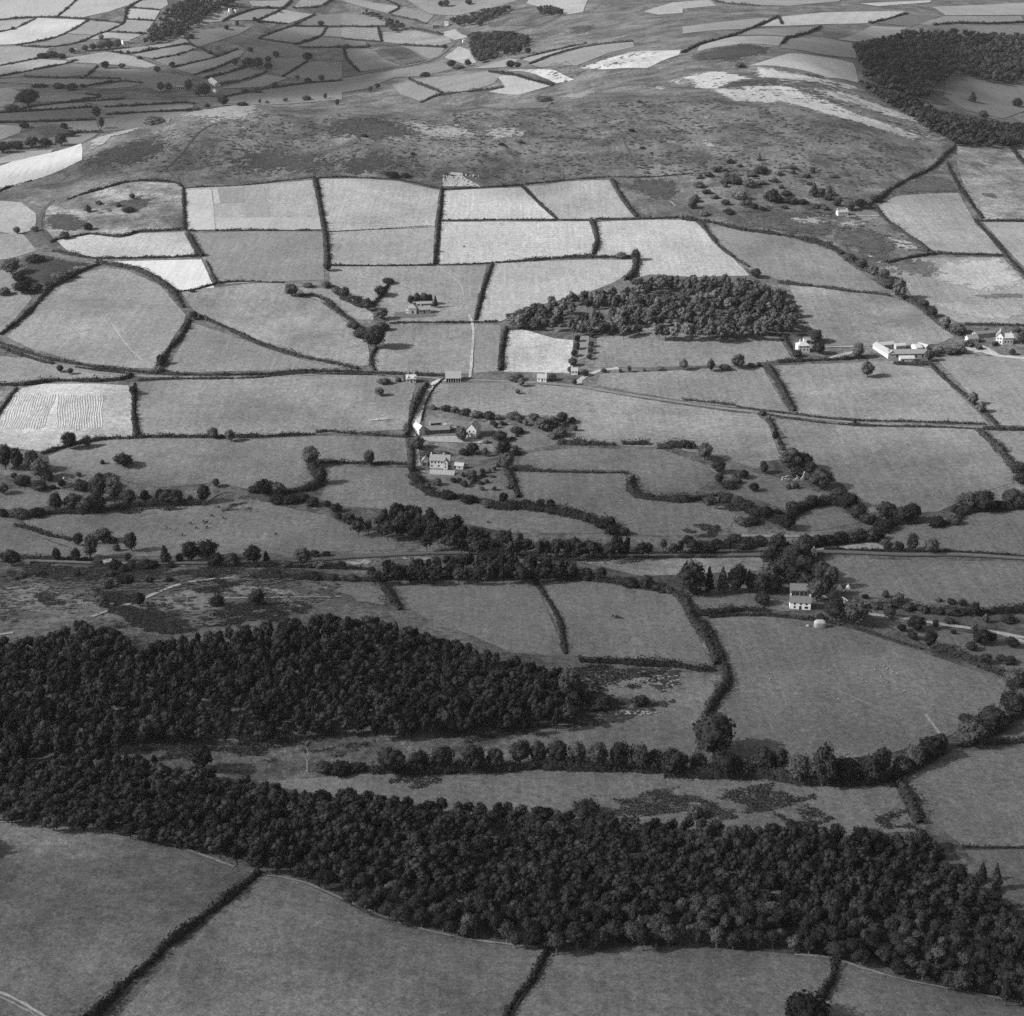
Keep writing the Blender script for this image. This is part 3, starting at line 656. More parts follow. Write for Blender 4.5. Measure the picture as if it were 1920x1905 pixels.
# railway: ballast bed and two rails
RAIL = hits(T("P -60,1047 100,1054 210,1058 400,1057 560,1054 640,1045 800,1038 900,1037 1000,1040 1100,1043 1300,1043 1420,1041 1540,1035 1640,1039 1720,1041 1800,1040 1980,1051"))
ribbon('railway_bed', RAIL, 5.0, .5, plain_mat('ballast', .045, .9), jit=.05)
rl = resample(smooth_line(RAIL), 6.0); dd = np.gradient(rl, axis=0); dd /= np.linalg.norm(dd, axis=1, keepdims=True); nrm = np.stack([-dd[:, 1], dd[:, 0]], 1)
for s in (-.72, .72):
    c = rl + nrm * s; z = hgt(c[:, 0], c[:, 1]) + .62; k = len(c); V = []
    for dx, dz in ((-.05, 0), (-.05, .15), (.05, .15), (.05, 0)): V.append(np.column_stack([c + nrm * dx, z + dz]))
    F = [(r * k + i, r * k + i + 1, (r + 1) * k + i + 1, (r + 1) * k + i) for r in range(3) for i in range(k - 1)]
    tag(obj('rail', mesh('rail', np.concatenate(V), F, plain_mat('steel', .25, .4))), kind='structure')
# river: glimpses of water below the banks
ribbon('river', hits(T("P 200,945 240,940 280,940 315,942 360,944 392,936 408,922 440,920 470,928 500,938 540,948 580,957 615,962 650,980")), 5, .40, plain_mat('water', .05, .12, .1, .2, .5), jit=.1)
# mown hay lying in windrows
V, F = [], []
W = T("G 60,600 0,560 20,480 150,310 200,300 330,310 560,315 570,480 480,490 300,500 230,560")
xs = np.arange(26, 192, 4.6)
for i, x in enumerate(xs):
    row = []
    for t in np.linspace(0, 1, 26):
        y = 742 + t * 62; row.append((x - t * (24 if i < 18 else 2) + 1.3 * math.sin(t * 9 + i * .35), y + 2 * math.sin(i)))
    w = hits([p for p in row]); w = resample(w, 2.2)
    d = np.gradient(w, axis=0); d /= np.maximum(np.linalg.norm(d, axis=1, keepdims=True), 1e-6); nn = np.stack([-d[:, 1], d[:, 0]], 1); b = len(V); k = len(w)
    for s, hz in ((-1, .3), (0, 1), (1, .3)):
        q = w + nn * (s * RNG.uniform(.42, .62, (k, 1))); z = hgt(q[:, 0], q[:, 1]) + .2 + hz * RNG.uniform(.12, .28, k); V += list(np.column_stack([q, z]))
    F += [(b + r * k + j, b + (r + 1) * k + j, b + (r + 1) * k + j + 1, b + r * k + j + 1) for r in range(2) for j in range(k - 1)]
tag(obj('hay_windrows', mesh('hay_windrows', V, F, field_mat(.235, .15, fine=.3, seed=4))), kind='stuff')
# ------------------------------------------------------------------ foliage building blocks
def ico(sub):
    bm = bmesh.new(); bmesh.ops.create_icosphere(bm, subdivisions=sub, radius=1.0)
    v = np.array([p.co[:] for p in bm.verts]); f = np.array([[q.index for q in t.verts] for t in bm.faces]); bm.free(); return v, f
ICO1, ICO2 = ico(1), ico(2)
def leaf_quads(c, nrm, size, rng):
    """one small leaf-clump face at every centre c, roughly facing nrm"""
    k = len(c); nn = nrm + rng.normal(size=(k, 3)) * .4; nn /= np.linalg.norm(nn, axis=1, keepdims=True)
    a = np.cross(nn, rng.normal(size=(k, 3))); a /= np.maximum(np.linalg.norm(a, axis=1, keepdims=True), 1e-6); b = np.cross(nn, a)
    s = (size * rng.uniform(.6, 1.25, k))[:, None]; q = rng.uniform(.55, 1, (k, 1))
    v = np.stack([c - a * s, c - b * s * q, c + a * s, c + b * s * q], 1).reshape(-1, 3)
    return v, np.arange(4 * k).reshape(k, 4)
def tris(f): return np.concatenate([f[:, [0, 1, 2]], f[:, [0, 2, 3]]])
def crown(seed, kind, nq, ico_=ICO1, nl=None):
    """crown in a unit box: 1 wide, 1 tall, standing on z = 0"""
    r = np.random.default_rng(seed); L = []
    if kind == 'conifer':
        nl = nl or 15
        for i in range(nl):
            t = (i + .5) / nl; rad = .40 * (1 - t) ** .8 + .03; a = i * 2.4
            L.append((math.cos(a) * rad * .55, math.sin(a) * rad * .55, .08 + t * .86, rad * .75 + .03, .10))
    else:
        nl = nl or {'round': 20, 'tall': 18, 'bush': 14, 'wide': 20, 'wood': 18}[kind]
        for i in range(nl):
            t = (i + .5) / nl; zc = -1 + 2 * t if kind not in ('bush', 'wood') else -.5 + 1.5 * t; a = i * 2.39996 + r.uniform(-.3, .3); rr = math.sqrt(max(0, 1 - zc * zc)) * r.uniform(.6, 1.25)
            q = r.uniform(.14, .29) if kind != 'tall' else r.uniform(.12, .24)
            z = .52 + zc * .30 * r.uniform(.85, 1.1)
            L.append((math.cos(a) * rr * .30, math.sin(a) * rr * .30, z, q, q * r.uniform(.75, .95)))
        L.append((0, 0, .55, .30, .34))
    L = np.array(L); V, F, off = [], [], 0
    for x, y, z, q, qz in L:
        v = ico_[0] * np.array([q, q, qz]) * r.uniform(.78, .92, (len(ico_[0]), 1)) + (x, y, z); V.append(v); F.append(ico_[1] + off); off += len(v)
    per = max(1, nq // len(L)); C, N = [], []
    for i, (x, y, z, q, qz) in enumerate(L):
        d = r.normal(size=(per * 3, 3)); d /= np.linalg.norm(d, axis=1, keepdims=True); p = d * np.array([q, q, qz]) * r.uniform(.86, 1.24, (len(d), 1)) + (x, y, z)
        ok = np.ones(len(p), bool)
        for j, (x2, y2, z2, q2, qz2) in enumerate(L):
            if j != i: ok &= (((p[:, 0] - x2) / q2) ** 2 + ((p[:, 1] - y2) / q2) ** 2 + ((p[:, 2] - z2) / qz2) ** 2) > .8
        ok &= p[:, 2] > .02
        C.append(p[ok][:per]); N.append(d[ok][:per])
    C = np.concatenate(C); N = np.concatenate(N)
    v, f = leaf_quads(C, N, .05 if nq > 300 else .068, r); V.append(v); F.append(tris(f) + off)
    V = np.concatenate(V); F = np.concatenate(F)
    V[:, :2] /= max(np.abs(V[:, :2]).max() * 2, 1e-3) * .96; V[:, 2] -= V[:, 2].min(); V[:, 2] /= V[:, 2].max()
    return V, F
LEAF = {'frond': leaf_mat('bracken_fronds', .03, var=.2), 'dark': leaf_mat('dark_foliage', .028), 'mid': leaf_mat('foliage', .052), 'pale': leaf_mat('pale_foliage', .075), 'hedge': leaf_mat('hedge_foliage', .029, var=.25), 'wood': leaf_mat('wood_foliage', .029, 'tone', .6), 'sunny': leaf_mat('sunlit_wood_foliage', .062, 'tone', .65)}  # sunny: the middle wood's sunlit brightness is put into its leaf colour
BARK = plain_mat('bark', .07, .9)
CROWN = {}
def crown_mesh(kind, i, tone):
    k = (kind, i, tone)
    if k not in CROWN:
        V, F = crown(100 + i * 7 + hash(kind) % 1 + len(kind) * 31, kind, 560); CROWN[k] = mesh('crown_' + kind, V, F, LEAF[tone], True)
    return CROWN[k]
def tube(path, rad, seg=6):
    V, F = [], []
    path = [Vector(p) for p in path]
    for i, p in enumerate(path):
        d = (path[min(i + 1, len(path) - 1)] - path[max(i - 1, 0)]).normalized(); a = d.orthogonal().normalized(); b = d.cross(a)
        for s in range(seg): V.append(tuple(p + (a * math.cos(s / seg * 2 * PI) + b * math.sin(s / seg * 2 * PI)) * rad[i]))
    for i in range(len(path) - 1):
        for s in range(seg): F.append((i * seg + s, i * seg + (s + 1) % seg, (i + 1) * seg + (s + 1) % seg, (i + 1) * seg + s))
    F.append(tuple(range(seg))[::-1]); F.append(tuple(range((len(path) - 1) * seg, len(path) * seg)))
    return V, F
def join(parts):
    V, F = [], []
    for v, f in parts:
        b = len(V); V += list(v); F += [tuple(i + b for i in q) for q in f]
    return V, F
def trunk_mesh(seed):            # unit height 1: bole and four limbs running up into the crown
    r = random.Random(seed); P = [tube([(0, 0, -.12), (.02, 0, .3), (.01, .02, .62), (0, .03, .8)], [.075, .055, .04, .02])]
    for k in range(4):
        a = k * 1.7 + r.random(); z0 = .34 + .09 * k; P.append(tube([(.01, 0, z0), (.13 * math.cos(a), .13 * math.sin(a), z0 + .14), (.25 * math.cos(a), .25 * math.sin(a), z0 + .30)], [.035, .025, .01], 5))
    V, F = join(P); return mesh('trunk', V, F, BARK)
TRUNKS = [trunk_mesh(i) for i in range(3)]
TREES = []
def tree(x, y, w, h, kind='round', tone='mid', label='', name='tree', cat='tree', group=None, rz=None):
    z = float(hgt(x, y)); t = thing(name, label, cat, (x, y, z - .05), RNG.uniform(0, 6.28), group)
    i = int(RNG.integers(0, 7))
    if kind == 'bush': obj('crown', crown_mesh('bush', i, tone), t, (0, 0, -.05 * h), (RNG.uniform(-.08, .08), RNG.uniform(-.08, .08), 0), (w * RNG.uniform(.9, 1.25), w * RNG.uniform(.9, 1.25), h)); obj('stem', TRUNKS[i % 3], t, (0, 0, 0), (0, 0, 0), (w * .5, w * .5, h * .6))
    else:
        b = {'round': .10, 'tall': .10, 'conifer': .04, 'wide': .12, 'wood': .30}[kind]
        obj('crown', crown_mesh(kind, i, tone), t, (0, 0, b * h), (RNG.uniform(-.08, .08), RNG.uniform(-.08, .08), 0), (w * RNG.uniform(.9, 1.18), w * RNG.uniform(.9, 1.18), h * (1 - b))); obj('trunk', TRUNKS[i % 3], t, (0, 0, 0), (0, 0, 0), (w * .75, w * .75, h * .85))
    TREES.append((t, x, y, h)); return t
ORD = ['first', 'second', 'third', 'fourth', 'fifth', 'sixth', 'seventh', 'eighth', 'ninth', 'tenth', 'eleventh', 'twelfth', 'thirteenth', 'fourteenth', 'fifteenth', 'sixteenth', 'seventeenth', 'eighteenth', 'nineteenth', 'twentieth'] 
ORD += ['twenty-' + q for q in ORD[:9]] + ['thirtieth'] + ['thirty-' + q for q in ORD[:9]]
KIN = dict(r=('round', 'round-crowned tree', 'tree'), t=('tall', 'tall narrow tree', 'tree'), c=('conifer', 'pointed conifer', 'conifer_tree'), b=('bush', 'bush', 'bush'))
def row(group, where, data, tone='mid', dflt='r'):
    """trees and bushes given as base x,y and width,height in photograph pixels, optional kind letter; told apart by their place from the left"""
    it = []
    for w in data.split():
        k = w[-1] if w[-1].isalpha() else dflt; q = [float(v) for v in w.rstrip('rtcbpd').split(',')]; it.append((q, k))
    it.sort(key=lambda e: e[0][0])
    cnt = {}; tot = {}
    for q, k in it: tot[k] = tot.get(k, 0) + 1
    for q, k in it:
        x, y = hit(q[0], q[1]); s = pxm(x, y, float(hgt(x, y)))
        kind, what, name = KIN[k]; n_ = cnt.get(k, 0); cnt[k] = n_ + 1
        lab = (f'{ORD[n_]} {what} from the left {where}' if tot[k] > 1 else f'the {what} {where}')
        if tot[k] > 1 and n_ == tot[k] - 1 and n_ > 1: lab = f'rightmost {what} {where}'
        lab = 'dark ' + lab if tone == 'dark' and tot[k] == 1 else lab
        dep = math.atan2(CAMZ - float(hgt(x, y)), y)
        h = q[3] / s / math.cos(dep) * (.92 if kind != 'bush' else .85)
        tn = random.choice(['dark', 'dark', 'mid']) if tone == 'dark' else random.choice(['mid', 'mid', 'dark', 'pale'])
        tree(x, y, q[2] / s * 1.16, h * 1.06, kind, tn, lab, name, 'bush' if k == 'b' else 'tree', group)

# ------------------------------------------------------------------ hedges: one thing each
def hedge(line, w, h, label, dens=1.0, gaps=.0, name='hedge'):
    r = np.random.default_rng(len(label) * 131 + int(abs(line[0][0])))
    p = resample(smooth_line(line, 1), 1.6); k = len(p); dist = float(np.median(p[:, 1])); fs = max(1.0, dist / 900)
    d = np.gradient(p, axis=0); d /= np.maximum(np.linalg.norm(d, axis=1, keepdims=True), 1e-6); nn = np.stack([-d[:, 1], d[:, 0]], 1)
    sd = r.uniform(0, 99)
    lump = np.array([1 + .5 * mnoise.noise(Vector((i * .42, sd, 0))) + .7 * mnoise.noise(Vector((i * .09, sd, 7))) for i in range(k)]); lump = np.clip(lump, .38, 1.9)
    if gaps: 
        g = np.array([mnoise.noise(Vector((i * .16, sd, 21))) for i in range(k)]); lump = np.where(g < -.5 + gaps, .25, lump)
    p = p + nn * (r.normal(size=(k, 1)) * w * .06)
    V, F = [], []; M = 7; th = np.linspace(0, PI, M); off = 0
    ring = np.stack([np.cos(th), np.sin(th)], 1)
    A = []
    for i in range(k):
        q = ring * np.array([w / 2 * .82, h * .82]) * lump[i] * r.uniform(.82, 1.12, (M, 1))
        pt = p[i] + nn[i] * q[:, :1]; A.append(np.column_stack([pt, hgt(pt[:, 0], pt[:, 1]) * 0 + float(hgt(*p[i])) + q[:, 1] - .15]))
    A = np.concatenate(A); V.append(A)
    g = np.arange(k * M).reshape(k, M); F.append(tris(np.stack([g[:-1, :-1], g[1:, :-1], g[1:, 1:], g[:-1, 1:]], -1).reshape(-1, 4)))
    off = len(A)
    L = k * 1.6; nq = int(L * 7 * dens / fs * max(.6, (w + h) / 4)); ii = r.integers(0, k, nq); t = r.uniform(0, PI, nq); rr = r.uniform(.82, 1.28, nq) * lump[ii]
    lat = np.cos(t) * w / 2 * rr; up = np.sin(t) * h * rr; al = r.uniform(-.8, .8, nq)
    c = p[ii] + nn[ii] * lat[:, None] + d[ii] * al[:, None]; c3 = np.column_stack([c, hgt(p[ii, 0], p[ii, 1]) + up]); nr = np.column_stack([nn[ii] * np.cos(t)[:, None], np.sin(t)])
    v, f = leaf_quads(c3, nr, .42 * fs ** .7 * min(1.25, (w + h) / 4 + .35), r); V.append(v); F.append(tris(f) + off)
    o = obj(name, mesh(name, np.concatenate(V), np.concatenate(F), LEAF['hedge'], True)); return tag(o, label, 'hedge', None)
HEDGES = """
2.2 1.8|thin hedge below the brightest sloping field at the far left|D -60,195 0,175 60,150 130,130 180,118
3 2.2|scrubby curving hedge over the top of the bracken-patched enclosure|D 380,225 460,195 610,155 690,130 780,118 880,118 1000,130 1020,150
1.6 1.4|low moor-edge hedge along the top of the strip-cropped field|P 345,353 433,350 500,343 547,337 590,333
1.8 1.5|moor-edge hedge above the pale field right of the strip crops|P 595,334 640,332 690,334 745,337 790,346 825,354
2 1.6|moor-edge hedge directly under the small pale quarry|P 830,356 870,354 940,350 980,347
1.7 1.4|moor-edge hedge above the wedge-shaped field right of the quarry|P 985,346 1040,340 1100,335 1145,332
1.6 1.3|low dark line of hedge running right across the foot of the moor scrub|P 1150,332 1205,334 1280,327 1325,325
3.2 2.4|straight hedge on the left end of the strip-cropped field|D 1030,160 1035,270 1040,390
4 3|long thick hedge right of the strip crops running down past two fields|D 1768,105 1785,180 1800,260 1820,360 1835,440 1840,520 1842,600
2 1.6|knobbly hedge along the lower edge of the strip-cropped field|D 1045,400 1200,398 1450,400 1700,398 1815,395
3 2.2|winding hedge between the bracken enclosure and the long pale field|D 290,465 330,445 420,435 520,415 640,432 720,430 760,405 880,402 1020,395
5 3|short thick hedge closing the right end of the long pale field|D 1060,420 1090,470 1120,530 1140,545
3 2.4|hedge between the long pale field and the white corn wedge|D 300,515 400,535 480,550 540,555 700,555 850,552 1000,548 1130,540
2 1.7|thin hedge wrapping the right tip of the white corn wedge|D 1160,570 1185,620 1210,680 1215,700 1120,725 1080,735 1000,742
5 3.4|thick bushy hedge between the big rounded pasture and the white corn wedge|D 545,575 620,590 740,610 830,640 890,680 950,720 1000,780 1030,830
4 2.8|bushy hedge on the upper left of the big rounded pasture|D 0,985 50,950 110,905 180,840 240,770 270,735 340,690 430,640 520,600 560,590
5 3|thick hedge on the lower right of the big rounded pasture|D 1065,900 1040,950 1010,1010 960,1050 915,1130 890,1180
4 2.5|long smooth hedge descending from the rounded pasture to the road bend|P 373,593 420,613 450,628 480,643 520,657 567,670 600,677 640,685 670,692
1.8 1.6|sparse hedge along the top of the undulating pasture left of the copse|D 1230,695 1330,685 1450,685 1560,692 1600,690
4 2.6|curving hedge on the right side of the undulating pasture|P 563,555 593,555 617,567 640,590 657,600 680,625 697,645
3 2.6|straight upright hedge between the pale field and the fields below the quarry|E 570,160 560,250 548,350 540,450 530,530 525,590
1.2 1|faint thin hedge crossing the pale field left of the upright hedge|E -60,404 0,402 150,395 300,385 500,372
1.8 1.5|straight dark hedge below the bright field under the quarry|E 570,340 850,338 1210,340
2.4 1.8|slanting hedge between the bright quarry field and the wedge field|E 1015,150 1080,210 1150,280 1215,335
1.6 1.4|short low hedge under the wedge-shaped field|E 1240,340 1320,341 1400,342
2 1.7|hedge along the top of the bright field beside the wood|E 1430,335 1550,335 1700,335 1900,325
4 3|bowed thick hedge at the right end of the wide bright field|E 1410,345 1435,410 1445,460 1415,530
1.6 1.4|thin left half of the hedge under the wide bright field|E 545,592 700,588 840,582
4 2.8|bushy right half of the hedge under the wide bright field|E 850,580 930,575 1050,570 1150,560 1280,548 1410,548
2.4 2|short hedge leading to the tall lone tree above the wood|E 1420,550 1560,548 1630,545
5 3.4|thick hedge from the tall lone tree down into the wood|E 1660,540 1660,590 1640,650 1600,680
2 1.6|hedge above the field of the lone house with the grove|E -40,596 0,595 200,598 350,596 520,594
3.4 2.4|straight slanting hedge right of the lone house field|E 850,590 820,660 795,730 770,830 755,900
2 1.5|low hedge below the lone house with the grove|E 270,920 450,915 700,915 880,910
4 2.8|tall dark hedge left of the bright stubble plot beside the road|E 930,950 905,1050 895,1120 897,1185
3 2.2|short curved hedge below the very large tree by the road|E 195,1060 165,1110 165,1160 190,1185
4 2.6|bushy slanting hedge between the wedge field and the moor scrub|E 1525,115 1560,180 1600,250 1660,320
3 2.4|hedge between the bright field and the grey sloping field by the wood|F 90,350 150,420 200,490 300,560 375,605
5 3.2|long scrubby hedge along the upper edge of the grey sloping field|F 0,335 70,345 160,350 250,375 350,400 480,415 600,430 700,455 800,480 900,530
3 2.2|dark hedge below the grey sloping field right of the wood|F 540,690 640,705 760,715 860,730 960,745 1060,750 1160,765
4 2.8|diagonal hedge climbing the right foot of the moor|F 1040,260 1120,210 1180,160 1260,115 1380,60 1450,10 1530,-80
3 2.4|hedge on the lower left of the four-sided field right of the cottage|F 1080,260 1130,330 1200,380 1300,450 1380,510
2.6 2|hedge along the bottom of the four-sided field right of the cottage|F 1430,525 1560,535 1700,535 1800,540
3.4 2.4|hedge between the four-sided field and the rough upper right field|F 1490,20 1530,110 1580,190 1640,270 1690,330
2.4 2|short level hedge at the right edge below the rough upper right field|F 1645,345 1800,345 1960,347
3 2.2|slanting hedge at the right edge above the pale pasture|F 1650,352 1720,420 1790,500 1840,560 1940,665
5 2.6|scrubby ragged hedge left of the pale pasture on the right|F 1150,580 1240,560 1330,540 1420,530
2.2 1.8|level hedge behind the houses at the right edge|F 1590,930 1750,930 1960,935
2.4 2|short hedge beside the hip-roofed house below the wood|F 560,985 600,1050 640,1110
5 3|bushy slanting hedge between two fields above the road, left of the parkland tree|I 470,140 510,190 540,240 570,300 610,370 625,395
3.4 2.4|bushy hedge in front of the hip-roofed house|I 540,120 700,110 860,105 1020,95
3.4 2.4|clipped dark hedge in front of the courtyard farm|I 1190,128 1220,132 1300,132 1390,130
2.4 1.8|long slanting hedge from the courtyard farm down to the road|I 1395,130 1450,190 1540,270 1640,350 1720,420 1770,478
2.4 1.7|roadside hedge below the striped field in the middle|I 0,330 150,345 290,362
1.8 1.4|upper roadside hedge along the long bend on the right|I 300,368 470,394 650,412 800,435 1000,448 1200,450 1500,460 1700,468
1.8 1.3|lower roadside hedge along the long bend on the right|I 460,412 620,438 800,464 1000,474 1300,478 1640,494
5 3.4|thick hedge on the right side of the large dark pasture|I 1660,505 1730,560 1790,620 1840,690 1880,740
2.6 2|short roadside hedge at the right edge below the road|I 1690,495 1960,502
1.8 1.5|sparse broken hedge dropping from the road to the dark thicket|I 455,402 490,450 520,500 545,570 560,600
2.6 2|upper roadside hedge at the far left road bend|G -40,-2 0,10 100,45 200,85 320,110
2.8 2|upper roadside hedge below the big rounded pasture|G 330,112 450,132 560,150 720,166 880,185
2.8 2.2|upper roadside hedge from the rounded pasture to the barn|G 900,186 1100,192 1300,195 1500,187 1700,172 1920,172 2200,186 2500,196
3 2|lower roadside hedge at the far left road bend|G -40,22 0,34 120,78 220,113 300,128
3 2|lower roadside hedge beside the pair of road-bend trees|G 430,148 560,164 700,180
2.6 1.8|long lower roadside hedge above the wide smooth pasture|G 780,222 900,214 1100,214 1400,211 1560,194 1700,182 1920,186 2080,188
4 2.8|bushy hedge above the hayfield with windrows|G -40,245 100,250 200,240 280,225 450,225 600,225 700,215 740,190
2.6 2|short hedge at the left end of the hayfield|G 95,270 50,330 0,395 -40,450
4 2.6|hedge between the windrow hayfield and the wide smooth pasture|G 760,240 752,330 752,430 775,540
3 2.2|hedge along the foot of the windrow hayfield|G 240,635 310,610 380,590 480,570 560,555 650,548 750,548
3.2 2.2|long hedge along the foot of the wide smooth pasture|G 770,545 880,538 1030,540 1170,540 1340,540 1480,540 1620,530 1760,525
3 2.2|dense hedge left of the felled pale tree|G 1780,515 1850,508 1920,515 1995,520
2.4 1.8|ragged hedge behind the little paddock left of the farm lane|H 120,525 200,530 290,538 365,540
2.2 1.8|thin hedge from the large pasture tree to the lane above the whitewashed farmhouse|G 1800,685 1920,686 2040,688 2180,690 2285,692
6 4|thick S-shaped hedge right of the broad left pasture|G 1750,690 1770,740 1800,790 1760,830 1680,840 1600,860 1540,880
3.6 2.4|curving bushy hedge in the river meadow at far left|G 90,1040 160,1050 230,1080 310,1100 400,1120
4.6 4|tall dark hedge along the left of the pale farm lane|H 480,250 440,310 410,380 385,450 370,540
1.4 1.3|thin dark hedge along the right of the pale farm lane|H 590,207 535,240 492,310 462,390 450,450
5 3.4|overgrown hedge left of the lane above the whitewashed farmhouse|H 380,560 398,620 400,700
2 1.6|straight thin hedge right of the farmhouse orchard|H 960,725 1060,732 1200,738 1400,742 1610,742
5 3.6|thick hooked hedge right of the straight thin hedge in the middle|H 1640,770 1620,830 1660,880 1760,890 1920,905 2020,890 2120,868
4 2.6|hedge on the right edge of the farmhouse orchard|H 930,730 960,790 1000,880
5 3.4|bushy hedge below the big sloping pasture, left stretch|H 1220,575 1350,580 1540,585
4 3|short hedge below the big sloping pasture, middle stretch|H 1580,580 1730,580
5 3.4|bushy hedge below the big sloping pasture, right stretch|H 1780,600 1920,592 1990,600
6 4|long curving thick hedge below the whitewashed farmhouse and orchard|H 400,760 450,830 520,870 640,880 760,900 850,935 930,945 1010,935 1100,950 1200,965 1320,985 1430,1020 1530,1040
5 3|hedge between the rough heath and the left of the twin valley pastures|K 200,310 260,390 300,450 330,490
3.4 1.2|low wide curving hedge between the twin valley pastures|K 1080,320 1150,420 1210,510 1240,600 1260,740
3.6 2.6|hedge under the trees on the upper right of the twin pastures|K 1270,312 1500,335 1700,364 1850,394 1920,425
4.6 3.2|bushy hedge along the foot of the twin valley pastures|K 1340,780 1450,785 1580,790 1700,800 1850,805 1920,812 2000,830 2100,832
5 3.2|thick rounded hedge on the right side of the twin valley pastures|L 0,420 30,490 60,560 120,640 170,720 190,800
4 2.6|dark winding hedge down the left of the large lower right pasture|L 110,560 170,660 220,760 250,850 250,910 200,970 150,1050 120,1100
4 2.8|hedge in front of the paddock left of the white house|L 60,520 150,515 280,500 380,492 480,500
2.6 1.8|low garden hedge in front of the white house|L 150,535 330,520 470,522 600,537 720,548 800,558 880,577
2 1.6|low dark hedge right of the haystack|L 930,588 1060,622 1200,672 1340,712
5 3.4|bushy hedge along the upper right of the large lower right pasture|L 1400,722 1520,742 1600,772 1700,822 1800,857 1920,872
5 3|bushy hedge at the right end of the low meadow above the wood|N 1462,310 1490,370 1530,450
1.4 1.2|thin straight hedge at the right edge above the lower wood|N 1690,538 1940,541
3 2.2|short hedge under the trees at the right edge of the lower pasture|N 1780,152 1940,140
4.2 2.7|thick straight diagonal hedge between the two nearest left fields|M 970,632 880,712 760,802 640,892 540,992 440,1082 330,1190
2.8 1.9|hedge at the right end of the nearest middle field|N 130,920 100,990 50,1070 0,1130 -30,1190
2.6 1.8|short curved hedge between the two nearest right fields|N 1207,962 1212,1010 1182,1070 1150,1112
3 2.2|dark hedge beside the railway at the left|P -40,1042 60,1049 160,1051 210,1053
2 1.6|dark hedge beside the railway in the middle|P 1080,1038 1200,1040 1300,1038 1430,1036
2 1.6|dark hedge beside the railway at the right|P 1545,1030 1640,1034 1720,1036 1800,1035 1940,1045
4.5 2.6|hedge along the bottom of the belt north of the twin pastures|P 690,1088 760,1087 850,1083 930,1082 1000,1082
5 3.2|hedge between the orchard and the lane by the white house|L 1040,480 1150,470 1270,480 1400,500 1550,515 1640,520 1760,505 1920,500
5 4|dense undergrowth hedge beneath the left half of the tree belt above the low meadow|P 700,1448 760,1450 850,1447 940,1445 1030,1440 1120,1445 1230,1446
5 4|dense undergrowth hedge beneath the right half of the tree belt above the low meadow|P 1245,1455 1290,1456 1360,1456 1440,1455 1500,1468 1560,1474 1640,1470 1700,1448 1765,1408
5 3.4|dark hedge beneath the trees at the right edge of the large lower pasture|P 1800,1402 1840,1388 1880,1360 1915,1340
5 3.6|undergrowth hedge along the left river bank trees|P 60,968 110,962 180,962 240,950 300,946 385,946
5 3.4|undergrowth hedge through the riverside belt right of centre|P 1350,938 1390,948 1430,972 1470,985 1500,955 1545,945 1585,948 1610,975 1650,985 1715,980
5 3.4|undergrowth hedge below the large dark pasture at right|P 1745,990 1790,980 1815,958 1880,958 1940,950
4 3|undergrowth hedge in the belt above the railway at right|P 1500,1026 1560,1022 1610,1014 1650,1012
4 3|undergrowth hedge in the scrub above the railway right of centre|P 1290,1024 1340,1029 1430,1024
4 3|undergrowth hedge under the slanting belt right of the grey sloping field|P 1590,490 1620,506 1660,526 1690,556 1730,580 1775,620 1800,630
4 3|undergrowth hedge in the gully left of the lone house|P 640,560 690,582 715,556 728,535
3 2|hedge beside the railway below the rough scrub at left|P 400,1064 470,1063 560,1064 640,1066 690,1068
4 2.4|scrubby hedge crossing the rough heath below the railway|P 470,1083 560,1085 640,1088 700,1090
"""
seen = set()
for ln in HEDGES.strip().split('\n'):
    a, lab, p = ln.split('|'); w, h = map(float, a.split()); w *= .86 if 2.5 < w < 5.2 else 1
    hedge(hits(T(p)), w, h, lab, gaps=.28 if ('sparse' in lab or 'broken' in lab or 'knobbly' in lab) else 0)
